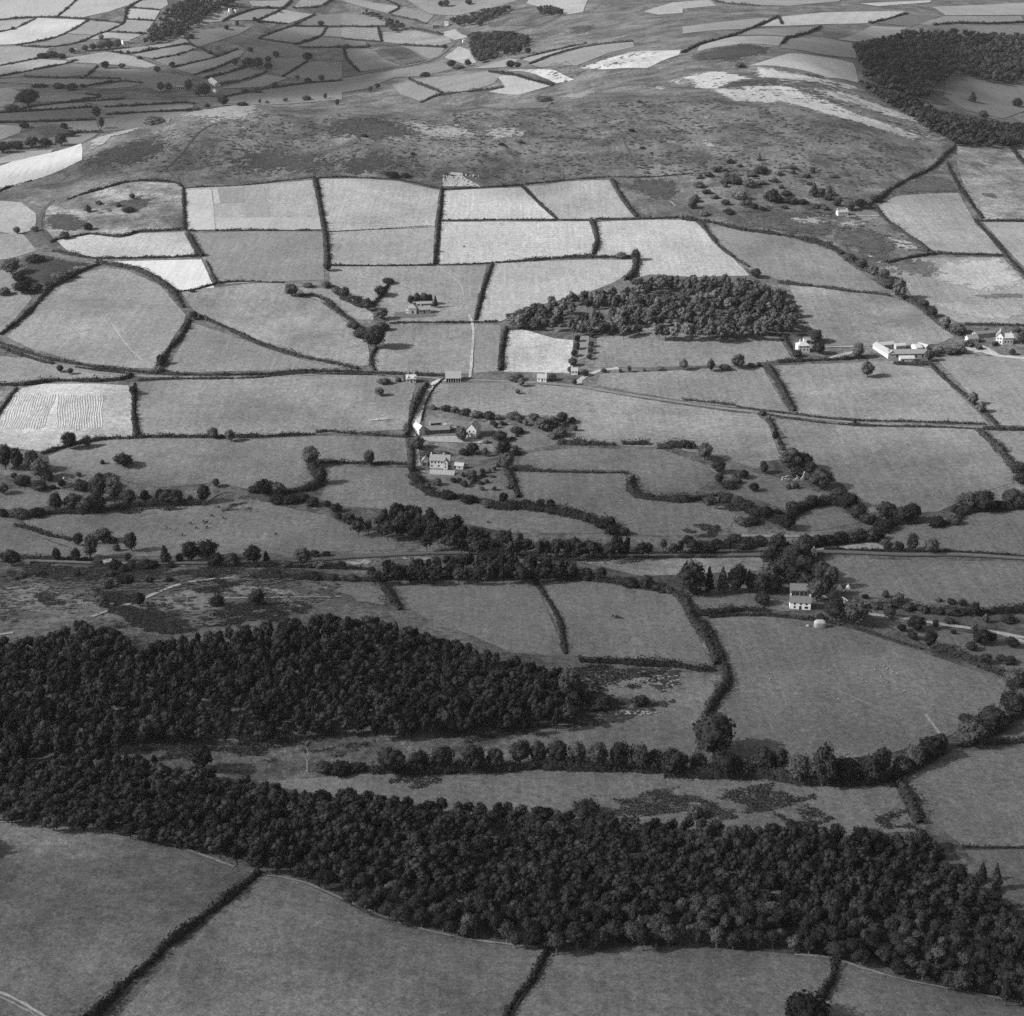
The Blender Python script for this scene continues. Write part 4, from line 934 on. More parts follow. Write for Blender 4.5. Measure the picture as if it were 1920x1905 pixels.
# far hedges on the hills behind the moor: thin dark lines, each one a thing
FARH = """
A -30,116 150,98 320,98 440,105 600,122 695,135|among the highest pale fields at the top left
A 320,97 380,50 445,-10|between the two palest fields at the top left
A -30,186 60,172 110,152 205,105|under the small wedge field at the top left
A 90,256 250,228 330,207 430,160 495,116|around the brightest far field
A 120,262 300,268 450,241 530,203 620,172 695,136|along the lower side of the dark far field
A 695,135 710,90 715,50 745,25 800,0|winding down to the far valley wood
A 620,180 820,190|short one left of the far valley wood
A 740,44 900,58|upper short one left of the far valley wood
A 700,108 868,118|lower short one left of the far valley wood
A -30,376 80,358 215,330|left of the far farm trees
A -30,436 180,396 360,362 440,340|in front of the far farm trees
A 480,435 550,376|short slanting one below the far farm
A 140,432 300,440 470,440 680,448|below the dark field at far left
A 600,288 740,308 860,278 1060,248 1110,270|over the domed far field
A 860,335 1000,312 1090,282|second one right of the far lane
A 970,382 1100,352 1230,322 1335,278|third one right of the far lane
A 1090,424 1210,388 1340,330|fourth one right of the far lane
A 1130,275 1230,320|short cross one right of the far lane
A 1150,442 1260,418 1380,376|above the white-roofed far barn
A 1210,482 1380,452 1500,406|right of the white-roofed far barn
A 1270,548 1500,500 1740,468 1925,455|long one passing behind the hill crest
A 1590,432 1660,390 1730,348|slanting one below the lone far oak
A 1455,218 1540,180 1640,148 1770,85|left of the square far field
A 1455,220 1540,232 1665,250|below the square far field, left part
A 1668,250 1810,205 1835,152|right side of the square far field
A 1645,148 1830,152 1925,154|along the top of the square far field
A 1680,266 1925,268|level one below the square far field
A 1440,118 1590,55 1640,5|beside the bright far hilltop field
A 1450,122 1620,136|below the bright far hilltop field
A 1250,122 1310,90 1450,45 1590,48|below the far hilltop houses
A 1650,46 1800,42 1870,0|top one near the far hilltop
A 480,486 680,455 800,470|in the far flat valley, upper
A 400,572 590,546 480,532|in the far flat valley, middle
A 70,630 250,590 470,575 700,560|long level one in the far flat valley
A 590,604 830,592 1040,577 1090,585|right-hand level one in the far flat valley
A -30,640 300,618 520,604|under the far flat valley strip
A -30,694 200,688 540,675|below the darkest far field
A 600,646 720,638 900,630 1080,622|close behind the hill's left crest
A 390,758 420,746 570,744|behind the hill's left shoulder
B 0,148 245,150|above the far ribbed field
B 0,218 120,230 225,238|below the far ribbed field
B 205,150 228,235|right of the far ribbed field
B 0,268 140,268|level one below the far ribbed field
B 15,272 20,320 50,357 100,405|left of the far triangular field
B 330,255 460,262 590,268|above the far road bend
B 270,80 340,40 250,0|between two far upper strips
B 280,85 400,112 480,135|leading to the far farm
B 390,160 480,175 570,195|in front of the far farm
B 380,445 470,490 570,530|slanting one behind the middle of the hill
B 450,578 520,545 590,530 780,512 910,495|joining the back of the hill
B 830,405 960,428 1190,482|below the white patchy far ground
B 1060,362 1200,305 1380,262 1640,235|long one on the spur behind the hill
B 1010,335 1130,300 1380,245|upper one on the spur behind the hill
C 170,0 220,22 430,35|under the top middle far field
C 0,300 100,250 290,205 380,160 540,95|curving one on the far right plateau
C 560,250 600,210 780,150|short one on the far right plateau
C 1050,132 1150,112 1270,78|left side of the dark far right field
C 1410,142 1560,130 1760,135 1940,125|tree-dotted one above the dark far wood
C 540,95 560,140|tiny cross one on the pale far right field
C 1840,820 1880,880 1940,940|at the right edge below the far wood
"""
for ln in FARH.strip().split('\n'):
    p, lab = ln.split('|'); hedge(hits(T(p)), 4.2, 2.8, 'thin far hedge ' + lab, dens=.8)
# ------------------------------------------------------------------ single trees and bushes
row('clump at the left edge above the meadow', 'in the left-edge clump below the hayfield', '10,880,25,48t 32,880,25,42t 62,883,35,42 77,898,32,42 90,902,20,24b 43,910,32,26b 73,918,30,22b 7,927,22,24', 'dark')
row('trees round the riverside cottages', 'around the small riverside cottages at left', '27,895,12,11b 152,917,30,20b 177,912,12,12b 100,917,10,10b 117,915,16,18 187,937,38,46 215,940,36,52 203,913,30,22b', 'dark')
row('trees along the left river bank', 'in the dark belt along the left river bank', '105,958,28,38 138,955,32,32 180,958,46,37 70,967,32,18b 37,968,36,16b 5,968,22,18b 273,942,18,26t 300,942,20,27 313,945,32,30 330,945,32,29 357,945,11,17t 382,943,28,37 240,945,30,28 160,960,30,28', 'dark')
row('trees by the shingle bend', 'around the pale shingle river bend', '405,913,14,17 497,923,36,29b 520,925,32,27b 473,923,20,15b 520,943,30,20b 545,943,28,18b 567,938,26,16b 603,907,28,34 582,870,36,37 587,948,25,18b 613,950,13,15b 630,960,25,20b 635,973,16,16b', 'dark')
row('scattered trees in the broad left pasture', 'standing in the open broad pasture at left', '232,875,32,26 192,870,8,10b 147,893,10,11b 185,900,16,16b 200,898,26,12b', 'dark')
row('hedgerow trees of the hayfield', 'in the hedge at the foot of the hayfield', '132,842,29,34 163,838,19,23', 'dark')
row('hedgerow trees of the wide smooth pasture', 'in the hedge below the wide smooth pasture', '400,822,21,23 433,828,22,24')
row('trees at the left road bend', 'at the left road bend', '113,698,15,16 132,702,12,14 250,740,16,18', 'dark')
row('trees along the railway at left', 'beside the railway in the left half', '22,1060,33,31 108,1052,13,27t 143,1053,17,28t 170,1047,30,46t 147,1023,22,25 192,1017,33,28 212,1018,17,15b 247,1033,27,40 240,1052,12,20b 218,1033,14,16b 312,1055,24,35c 358,1052,33,39 390,1052,37,45 337,1052,17,18b 405,1060,33,28b 435,1060,33,29b 475,1058,31,39 500,1053,15,21c 567,1060,32,37 535,1062,28,12b 218,1067,22,22b 232,1072,18,15b 247,1065,20,15b 277,1065,36,18b 320,1063,22,10b 590,1042,24,12b 612,1042,14,12b 600,1063,28,15b 640,1064,24,14b 190,1056,30,14b', 'dark')
row('bushes on the rough heath', 'on the rough heath below the railway', '200,1102,26,20b 235,1092,28,17b 280,1092,16,13b 318,1090,18,9b 145,1080,14,14b 78,1080,22,8b 40,1082,20,10b 32,1088,10,9b 207,1080,25,14b 193,1137,26,28b 262,1137,22,31 482,1134,30,31 407,1134,30,20b 517,1082,22,18b 553,1083,40,10b 587,1085,35,14b 623,1087,30,12b 470,1080,35,10b 393,1082,14,9b 660,1088,30,14b', 'dark')
row('scrub belt above the upper farm', 'in the scrub belt above the upper farm', '812,767,14,10b 837,770,20,13b 853,773,17,13b 873,778,22,15b 893,783,21,17b 917,784,24,16b 933,786,15,12b 962,784,26,14b 1002,788,28,15b 1017,807,30,25 1037,800,23,21 1055,794,22,23 1073,791,16,11b 1050,817,28,19b 1035,822,21,15b 1077,808,11,16b', 'mid')
row('trees around the upper farm', 'around the upper farm buildings', '973,793,13,13 968,813,23,15 930,803,11,12 985,798,11,12 923,815,10,10 867,827,26,27 938,827,26,21 887,852,21,25 910,856,11,19t 870,853,22,14b 945,853,35,31 950,880,33,34 970,853,13,10b 782,842,27,27 773,882,16,15b 777,897,16,11b 803,853,28,9b 833,853,26,8b', 'dark')
row('orchard of the whitewashed farmhouse', 'in the orchard right of the whitewashed farmhouse', '885,897,22,18 905,888,13,11 870,913,15,13 927,883,10,10 927,920,9,9 952,917,15,13 903,920,11,9 820,910,17,15 850,905,12,10', 'mid')
row('oaks in the fields left of the lane', 'between the felled tree and the lane above the farmhouse', '693,872,22,31', 'dark')
row('trees by the road crossing', 'near the roadside barn and cottages', '712,742,17,17 977,725,13,19 971,739,9,11 968,714,24,16b 1037,713,15,15b 1077,722,9,13t 1097,704,14,14b 720,720,20,14b 757,714,5,16c 747,716,12,10b')
row('trees standing in the long farmhouse hedge', 'in the long hedge below the whitewashed farmhouse', '942,944,19,22 1013,950,17,16 1033,951,19,16 800,918,20,16b 840,934,24,16b 880,942,24,16b 915,950,24,18b 985,951,24,18b 1070,966,24,18b 1100,976,24,18b 1130,990,26,20b 1150,1000,26,20b 1170,1003,24,18b', 'dark')
row('trees between the twin pastures and the river', 'in the upper right hedge of the twin pastures', '1073,1082,26,25 1097,1086,31,25b 1127,1088,26,27 1140,1090,15,11b 1180,1099,36,21b 1213,1102,27,25 1237,1107,30,15b 1253,1110,20,14b', 'dark')
row('grove around the white house', 'in the tall grove beside the white house', '1298,1115,46,66t 1330,1112,24,52c 1355,1110,25,50c 1382,1110,33,56t 1403,1102,15,36c 1427,1112,34,37 1443,1092,39,42 1473,1089,42,48 1460,1044,42,46 1500,1050,46,42 1520,1082,42,42 1540,1092,38,42 1560,1102,28,43 1530,1127,42,46 1427,1133,27,27b 1305,1113,25,14b 1410,1108,30,38 1450,1110,36,34 1488,1098,40,40 1505,1078,40,38 1484,1060,40,38 1442,1062,36,36 1548,1118,34,40 1512,1108,34,36', 'dark')
row('trees right of the white house', 'just right of the white house and its sheds', '1567,1165,42,44 1603,1172,44,52 1622,1122,15,10b 1660,1120,15,16b 1685,1127,21,18b 1538,1160,14,12b', 'dark')
row('bushes along the lane at right', 'in the bushy strip above the right-hand lane', '1640,1140,27,13b 1663,1141,23,13b 1703,1144,25,15b 1730,1148,23,15b 1757,1151,21,13b 1783,1154,27,16b 1803,1151,21,13b 1827,1155,19,28 1760,1128,11,9b 1783,1132,15,13b 1805,1135,19,14b 1890,1167,27,17b 1847,1168,15,19', 'mid')
row('orchard at lower right', 'in the old orchard at lower right', '1668,1158,25,19 1717,1182,35,29 1690,1184,15,15 1753,1178,12,19 1742,1215,25,36 1710,1198,21,15 1787,1189,11,10 1780,1169,19,11 1827,1184,15,15 1840,1208,35,31 1860,1204,21,19 1897,1214,27,21 1820,1219,23,19b 1847,1244,27,19 1877,1238,21,13b 1893,1244,25,15b', 'dark')
row('trees in the middle right pastures', 'in the line below the big sloping pasture', '1320,862,31,35 1285,840,21,19b 1347,887,27,27 1348,907,21,23 1365,915,25,18b 1380,907,20,16b 1395,897,21,17 1377,897,13,11b 1413,922,21,19 1432,888,16,25t', 'dark')
row('thicket at the ruined cottage', 'in the dark thicket around the ruined cottage', '1482,884,43,50 1508,882,29,38 1518,892,23,30 1538,916,45,40 1493,894,18,9b 1478,917,12,13b 1492,916,12,13b', 'dark')
row('riverside trees on the right', 'in the dark riverside belt right of centre', '1363,940,27,19b 1383,944,25,17b 1400,957,31,23b 1420,968,31,23b 1390,984,31,19b 1413,981,27,17b 1437,974,25,27 1473,993,35,30 1457,963,17,11b 1485,963,25,26 1502,950,19,11b 1523,951,31,26 1547,943,25,19b 1573,941,37,28 1590,951,37,28 1607,974,35,30 1627,981,35,24b 1663,974,41,36 1690,978,37,30 1710,978,35,38 1657,994,37,22b 1330,945,26,17b', 'dark')
row('trees at the right edge above the valley', 'in the belt below the large dark pasture at right', '1757,986,29,22b 1787,983,27,22b 1793,961,25,17b 1813,956,36,38 1843,958,42,40 1870,956,30,20b 1897,948,38,34 1912,954,26,26 1912,908,28,24 1908,891,28,28', 'dark')
row('railway belt at right', 'in the hedge belt above the railway at right', '1513,1024,31,26b 1533,1023,29,26b 1553,1021,29,24b 1573,1018,27,26b 1593,1015,27,24b 1613,1012,29,26b 1633,1014,27,26b 1647,1012,23,22b 1708,1034,25,36 1685,1033,21,22b 1747,1038,27,30 1663,1031,17,15b 1660,1021,17,13b', 'dark')
row('scrub above the railway', 'in the scrub above the railway right of centre', '1377,1018,31,22b 1400,1021,27,18b 1367,1024,25,15b 1423,1021,27,20b 1393,1028,31,15b 1290,1018,17,18b 1323,1028,41,15b 1345,1024,24,15b', 'dark')
row('trees of the middle right fields', 'in the sunlit fields before the courtyard farm', '1625,708,29,36 1608,671,25,31 1333,696,17,26 1383,691,25,29 1358,693,21,13b 1408,688,13,10b 1282,694,17,23 1423,686,10,9b')
row('bushes in the sparse hedge', 'in the sparse hedge below the road', '1427,779,11,13b 1440,788,11,13b 1453,822,10,20b 1462,834,10,11b 1465,843,9,9b', 'dark')
row('trees right of the courtyard farm', 'right of the courtyard farm', '1602,794,7,10b 1823,760,19,27 1838,774,21,23 1768,704,6,10b 1742,678,19,23 1755,668,16,14b')
row('trees above the middle wood', 'above the middle wood', '1192,489,18,24 1165,484,20,14b')
row('trees in the gully by the lone house', 'in the gully left of the lone house', '727,532,23,15b 715,555,25,21 690,582,23,25 672,572,19,17b 647,559,19,23 715,599,25,23 705,652,42,47 717,619,25,19b 663,615,27,15b 677,632,27,17b', 'dark')
row('grove of the lone house', 'in the little grove behind the lone house', '770,571,15,19 782,570,17,23 795,570,17,23 806,571,15,21 817,577,9,24c', 'dark')
row('hedgerow oak of the upright hedge', 'in the upright hedge below the quarry', '818,473,9,11')
row('trees in the double row', 'in the double row right of the stubble plot', '1082,641,11,15 1081,656,11,15 1077,669,13,15 1073,686,15,17 1070,697,13,12b 1110,634,11,12 1108,651,11,13 1107,663,11,13 1105,674,10,11', 'dark')
row('row of small trees above the road', 'in the spaced row above the road in the middle', '1132,698,9,10b 1163,698,7,8b 1180,698,9,13 1207,696,7,9b 1238,694,15,8b')
row('trees in the slanting belt at right', 'in the slanting belt right of the grey sloping field', '1685,562,27,42 1667,541,25,23b 1593,488,21,15b 1615,504,25,21 1637,514,23,19b 1657,524,23,21 1730,578,23,19 1748,594,21,19 1772,618,25,29 1795,625,29,21')
row('trees by the houses at right', 'around the houses at the right edge', '1815,650,20,16b 1800,662,24,20b 1780,664,26,18b 1762,662,20,16b 1865,648,14,10b 1898,666,12,13 1915,645,22,26 1838,630,14,10b 1850,622,10,8b 1905,622,20,12b 1835,655,14,12b', 'mid')
row('trees by the hip-roofed house', 'beside the hip-roofed house below the wood', '1417,521,23,19 1528,641,31,25 1535,663,25,23 1495,668,19,15b', 'dark')
row('thorn trees on the moor slope', 'on the scrubby slope right below the moor', '1390,374,23,21b 1447,378,35,29b 1402,351,23,23b 1377,344,27,19b 1298,391,17,19b 1320,404,19,11b 1525,369,19,28c 1555,373,15,28c 1540,364,15,15b 1480,381,27,15b 1328,331,17,11b 1357,344,17,15b 1427,326,19,14b 1460,328,17,9b 1523,324,11,14b 1563,333,15,7b 1368,306,15,11b 1422,301,13,15c 1413,391,17,13b 1403,384,15,13b 1360,384,17,13b 1505,383,20,12b 1340,372,16,10b 1430,395,14,9b')
_r = random.Random(4)
_sc = []
while len(_sc) < 38:
    _x, _y = _r.uniform(1290, 1580), _r.uniform(312, 408)
    if inpoly(np.array(_x), np.array(_y), [(1300, 330), (1400, 305), (1520, 318), (1590, 385), (1540, 405), (1420, 402), (1330, 408), (1295, 395)]): _sc.append(f'{_x:.0f},{_y:.0f},{_r.uniform(9, 21):.0f},{_r.uniform(7, 14):.0f}b')
row('low scrub on the moor slope', 'among the low scrub at the right moor foot', ' '.join(_sc), 'mid')
_sc = []
while len(_sc) < 30:
    _x, _y = _r.uniform(800, 1080), _r.uniform(775, 915)
    if inpoly(np.array(_x), np.array(_y), [(905, 790), (1060, 800), (1040, 830), (960, 845), (945, 915), (830, 905), (850, 890), (900, 870), (890, 830)]): _sc.append(f'{_x:.0f},{_y:.0f},{_r.uniform(7, 13):.0f},{_r.uniform(6, 12):.0f}b')
row('garden scrub round the two farms', 'among small garden bushes round the two farms', ' '.join(_sc), 'mid')
row('trees by the hill cottage', 'behind the hill cottage at the moor foot', '1592,394,19,18 1613,391,23,19 1640,379,21,17', 'dark')
row('trees by the undulating pasture', 'around the undulating pasture left of centre', '547,555,27,25 363,598,19,17 302,684,21,21 298,698,19,15b 615,508,17,17 612,538,17,13b 578,538,23,9b 632,554,21,17 360,548,11,9b')
row('trees in the bracken enclosure', 'in or beside the bracken-patched enclosure', '33,439,15,15 65,434,14,11 248,374,12,13 185,384,13,10b 165,398,17,17b 222,388,11,9b 240,398,23,14b 165,431,15,17b 122,448,19,17b')
row('left copse', 'in the copse above the rounded pasture', '22,514,37,31 37,531,25,21 43,549,35,23 67,548,27,19 110,528,27,19 132,521,23,15b 67,491,35,17b 93,538,23,13b 53,528,17,13b 8,552,26,16b', 'dark')
row('tree belt above the low meadow', 'in the long tree belt above the low meadow', '735,1447,52,48 785,1447,42,42 830,1442,42,44 890,1442,52,46 930,1442,32,42 975,1434,42,52 1010,1434,36,48 1045,1434,38,50 1080,1437,34,52 1120,1442,38,52 1160,1444,42,54 1200,1442,38,50 1228,1437,32,38b 1258,1452,56,50 1310,1442,36,36b 1360,1454,58,48 1400,1452,32,32b 1430,1447,46,48 1460,1442,32,42 1495,1467,52,54 1542,1474,48,82t 1585,1470,52,54 1625,1467,56,54 1650,1452,36,52 1690,1447,36,36b 1715,1437,42,40 1745,1422,46,42 1762,1402,26,32b', 'dark')
row('great oak at the lower right', 'towering at the corner of the large lower pasture', '1337,1418,68,80', 'dark')
row('trees at the lower right edge', 'at the right edge beside the large lower pasture', '1820,1397,54,52 1860,1372,52,44 1900,1347,46,46 1917,1332,42,42 1903,1278,36,24b 1907,1301,38,32 1897,1328,42,32 1857,1358,46,36 1833,1374,46,32 1813,1354,30,18b 1683,1467,20,16b', 'dark')
row('conifers right of the lower wood', 'right of the lower wood', '1840,1652,27,38c 1868,1668,22,52c', 'dark')
row('bush at the bottom edge', 'at the bottom edge right of centre', '1510,1912,78,54b', 'mid')
row('scrub in the low meadow', 'in the low meadow and rough pasture', '380,1442,44,46 606,1447,36,20b 640,1449,42,24b 670,1445,32,18b 1200,1322,33,22b 1127,1330,40,28b 1100,1528,52,30b 1300,1532,34,28b', 'dark')
row('tall tree at the end of the upper wood', 'at the right end of the upper wood', '1068,1318,44,72', 'dark')
row('solitary bushes on the moor', 'dotted on the open moor', '682,256,12,6b 774,290,10,6b 940,272,12,6b 975,268,12,8b 1184,246,11,6b 1204,279,12,6b 1221,288,7,4b 1198,192,11,6b 727,87,3,3b 735,332,26,12b 760,332,18,10b 1035,195,5,4b 1020,190,30,12b 1388,127,18,12b', 'mid')
_r2 = random.Random(8)
FARD = '190,75,12,13 602,49,12,11 578,114,17,17 323,126,14,11 198,129,19,15 228,129,15,11 182,221,18,23 418,198,18,21 455,199,22,10b 290,233,46,17b 388,203,13,11 368,206,14,7b 302,171,13,19 317,171,15,17 353,171,17,25 373,181,21,23 385,181,21,27 467,124,25,17 483,128,23,21 503,131,17,15 503,118,12,14 518,108,15,13 470,98,13,10 440,123,9,14t 557,148,11,9 578,156,13,11 603,153,12,15 515,166,13,14 480,174,21,13b 460,174,17,9b 575,188,18,11b 535,191,10,9 610,186,9,12 632,198,8,13 500,194,8,7b 487,194,7,10 232,184,15,12 323,188,15,13 347,189,22,13b 110,193,15,11'
row('trees in the far left valley', 'in the far left valley behind the hill', ' '.join(FARD.split()[:36]), 'mid')
_f = []
while len(_f) < 39:
    _l = _r2.choice(FARH.strip().split('\n')[:46]); _p = T(_l.split('|')[0]); _i = _r2.randrange(len(_p) - 1); _t = _r2.random(); _f.append(f'{_p[_i][0] * _t + _p[_i + 1][0] * (1 - _t):.0f},{_p[_i][1] * _t + _p[_i + 1][1] * (1 - _t) + 1:.0f},{_r2.uniform(5, 10):.0f},{_r2.uniform(4, 9):.0f}b')
_f = [q for q in _f if 2 < float(q.split(',')[0]) < 1000 and float(q.split(',')[1]) > 4]
row('small hedgerow bushes in the far fields', 'in the hedges of the far left fields', ' '.join(_f), 'dark')
row('dark clump in the far flat valley', 'in the left clumps of the far valley', '53,198,42,32 20,208,27,17b 75,164,30,9b 110,166,25,13b 135,169,27,15b 155,164,13,9b 45,239,21,13b 190,241,10,23t', 'dark')
row('clump behind the bright sloping field', 'just behind the brightest sloping field', '5,286,40,23 30,279,31,19b 60,276,31,21 85,271,27,15b 115,273,29,25 130,256,21,15b 120,241,17,13b', 'dark')
row('shelter belt of the far farm', 'in the shelter belt of the far left farm', '80,109,21,13b 98,108,21,15b 115,109,19,11b 135,101,11,13 160,96,15,13 175,95,13,15 190,94,17,19 205,93,17,19 220,91,19,19 227,103,6,10 240,103,7,9 262,111,10,8b 295,136,15,13', 'dark')
row('trees below the far hilltop houses', 'below the far hilltop houses', '358,73,11,12b 425,56,9,10 445,49,9,11 477,41,7,10', 'dark')
row('trees by the far stream', 'along the far stream behind the hill', '690,91,11,10 833,91,9,8 797,144,19,11b 693,173,10,13 708,166,12,11 957,128,15,16 970,128,13,13 847,126,17,15 877,124,12,14 860,129,21,9b 948,104,14,18t 963,103,10,14c 973,101,12,19t 990,101,14,13 898,49,15,14 827,13,13,13 837,13,13,15 878,9,13,11', 'dark')
row('lone tree in the far dark field', 'alone in the dark far field at right', '1823,191,18,20c 1843,220,18,16b 1908,200,22,20b', 'dark')

# bracken thickets: knee-high fronds covering the dark patches (nobody could count them)
for w in BRK:
    x0, y0 = w.min(0) - 7; x1, y1 = w.max(0) + 7; k = int((x1 - x0) * (y1 - y0) * 5); q = np.column_stack([RNG.uniform(x0, x1, k), RNG.uniform(y0, y1, k)]); j = q + RNG.normal(0, 1.0, q.shape) + np.column_stack([4.5 * np.sin(q[:, 1] / 5.3 + 1.7 * np.sin(q[:, 0] / 4.1)) + 2.5 * np.sin(q[:, 0] / 1.9 + q[:, 1] / 2.3), 4.0 * np.sin(q[:, 0] / 6.1 + 1.9 * np.sin(q[:, 1] / 3.7)) + 2.5 * np.sin(q[:, 0] / 2.7 - q[:, 1] / 1.7)])
    q = q[inpoly(j[:, 0], j[:, 1], w)]; k = len(q)
    c = np.column_stack([q, hgt(q[:, 0], q[:, 1]) + .2 + RNG.uniform(.05, .8, k) * (.6 + .5 * np.sin(q[:, 0] / 3.1) * np.cos(q[:, 1] / 2.7))])
    v, f = leaf_quads(c, np.tile([0., 0, 1], (k, 1)), .42, RNG); tag(obj('bracken', mesh('bracken', v, f, LEAF['frond'])), kind='stuff')
# ------------------------------------------------------------------ woods
def wood(polys, spacing, h0, h1, seed, cz=.62, gaps=False):
    """positions filling a wood whose crowns show inside the photograph outline"""
    r = np.random.default_rng(seed); out = []
    poly = T(polys); w = hits([(a, b + 0) for a, b in poly]); x0, y0 = w.min(0) - 25; x1, y1 = w.max(0) + 25
    gx_, gy_ = np.meshgrid(np.arange(x0, x1, spacing), np.arange(y0, y1, spacing * .87)); gx_ = gx_ + (np.arange(gx_.shape[0]) % 2)[:, None] * spacing / 2
    x = gx_.ravel() + r.uniform(-.36, .36, gx_.size) * spacing; y = gy_.ravel() + r.uniform(-.36, .36, gx_.size) * spacing
    h = r.uniform(h0, h1, x.size) * (1 + .22 * np.sin(x / 31 + seed) * np.cos(y / 23)); z = hgt(x, y)
    u, v = project(np.stack([x, y, z + h * cz], -1)); m = inpoly(u, v, poly)
    if gaps: m &= (np.sin(x / 17 + 1) * np.cos(y / 13) + .9 * np.clip((u - 960) / 360, 0, 1.8) + r.uniform(-.5, .5, x.size)) > .22
    else: m &= r.random(x.size) > .04
    return [(x[i], y[i], z[i], h[i], spacing * r.choice([.72, .9, 1.0, 1.12, 1.3, 1.5]) * r.uniform(.92, 1.1)) for i in np.nonzero(m)[0]]
LOW = [crown(900 + i, k, 150, ICO1, 11) for i, k in enumerate(('wood', 'wood', 'wood', 'wood', 'round', 'wood', 'tall', 'wood', 'wood', 'round'))]
LOW2 = [crown(950 + i, k, 62, ICO1, 6) for i, k in enumerate(('wood', 'wood', 'round', 'wood', 'tall', 'wood'))]
def trunk_low(): 
    a = np.arange(5) / 5 * 2 * PI; lo = np.column_stack([np.cos(a), np.sin(a), a * 0]); hi = lo * .6; hi[:, 2] = 1
    f = []
    for i in range(5): f += [(i, (i + 1) % 5, 5 + (i + 1) % 5), (i, 5 + (i + 1) % 5, 5 + i)]
    return np.concatenate([lo, hi]), np.array(f)
TLV, TLF = trunk_low()
def mass(name, items, tone='wood', lod=None):
    lod = lod or LOW
    V, F, A, off = [], [], [], 0
    for (x, y, z, h, w) in items:
        cv, cf = lod[int(RNG.integers(0, len(lod)))]; a = RNG.uniform(0, 6.28); c, s = math.cos(a), math.sin(a); t = float(np.clip(RNG.normal(.45, .26), 0, 1))
        b = .28 * h; v = np.column_stack([(cv[:, 0] * c - cv[:, 1] * s) * w + x, (cv[:, 0] * s + cv[:, 1] * c) * w + y, cv[:, 2] * (h - b) + z + b]); V.append(v); F.append(cf + off); off += len(v); A.append(np.full(len(v), t))
        tv = TLV * np.array([.2, .2, h * .5]) + (x, y, z - .1); V.append(tv); F.append(TLF + off); off += len(tv); A.append(np.full(len(tv), 0))
    me = mesh(name, np.concatenate(V), np.concatenate(F), LEAF[tone], True); at = me.attributes.new('tone', 'FLOAT', 'POINT'); at.data.foreach_set('value', np.concatenate(A).astype(np.float32))
    return tag(obj(name, me), kind='stuff')
W1 = wood("P -40,1405 80,1422 180,1412 260,1424 330,1430 420,1455 500,1470 560,1485 620,1480 700,1494 800,1506 960,1510 1100,1524 1200,1534 1400,1550 1530,1548 1660,1560 1740,1566 1800,1622 1850,1664 1960,1740 1960,1880 1800,1842 1700,1816 1560,1782 1400,1763 1250,1757 1020,1766 850,1743 700,1696 560,1634 480,1618 350,1578 200,1548 -40,1528", 5.1, 5.6, 8.2, 1)
W1.sort(key=lambda e: -pxm(e[0], e[1], e[2]))
SHADE = ['dark', 'mid', 'dark']
for i, (x, y, z, h, w) in enumerate(W1[:300]):
    tree(x, y, w, h * random.uniform(.85, 1.2), 'round' if i % 6 == 0 else 'wood', random.choice(SHADE), 'round-crowned tree in the near rows of the large dark wood above the nearest fields', 'woodland_tree', 'tree', 'trees in the near rows of the lower wood')
mass('lower_wood', W1[300:])
mass('upper_wood', wood("P -40,1205 60,1200 150,1172 215,1180 255,1228 300,1208 400,1192 520,1172 620,1158 700,1164 800,1190 870,1214 960,1236 1030,1260 1085,1262 1085,1328 1060,1345 1000,1356 800,1362 650,1368 480,1376 300,1376 220,1390 150,1405 60,1408 -40,1398", 5.0, 7, 10.5, 2))
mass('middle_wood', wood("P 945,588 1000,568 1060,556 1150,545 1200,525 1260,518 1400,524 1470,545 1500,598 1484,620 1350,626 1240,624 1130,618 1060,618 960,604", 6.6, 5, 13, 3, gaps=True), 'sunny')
mass('far_dark_wood', wood("P 1604,84 1640,76 1700,58 1780,58 1950,66 1950,142 1870,150 1790,128 1762,158 1740,178 1680,172 1620,136", 11, 9, 14, 4), lod=LOW2)
mass('wood_at_the_moor_edge', wood("P 1612,152 1680,172 1760,208 1850,228 1950,238 1950,268 1800,268 1735,232 1660,186", 8.5, 7, 11, 5), lod=LOW2)
mass('far_valley_wood', wood("P 292,42 312,18 350,0 430,-12 440,0 400,18 370,40 335,62 300,74 268,79 285,55", 12, 10, 16, 6), lod=LOW2)
mass('far_stream_wood', wood("B 600,100 720,82 830,48 960,36 880,80 760,113 690,138 640,122", 13, 9, 14, 7) + wood("B 720,190 900,178 1050,205 1040,240 900,280 860,330 770,345 735,305", 13, 9, 14, 8) + wood("B 250,110 300,105 360,150 300,170 255,150", 12, 9, 14, 9) + wood("B 1110,45 1180,38 1255,55 1230,80 1120,75", 10, 8, 12, 12) + wood("B 90,55 160,58 245,95 235,108 140,80", 12, 6, 9, 15), lod=LOW2)
mass('river_wood', wood("P 645,972 668,962 700,978 722,956 780,950 832,968 872,986 922,1000 1000,1014 1100,1016 1180,1014 1280,1022 1335,1014 1345,1030 1200,1032 1000,1030 880,1026 800,1016 772,998 700,988 660,990", 7.0, 7, 12, 10))
mass('field_belt', wood("P 684,1074 720,1060 850,1049 960,1044 1040,1048 1075,1062 1070,1076 900,1078 750,1082 694,1084", 6.4, 7, 10, 11))
mass('scrub_on_the_wood_edge', wood("M 0,60 80,100 130,180 40,190 0,160", 4.5, 3, 5, 13) + wood("P 950,590 1010,570 1060,600 1000,606", 6, 4, 7, 14))
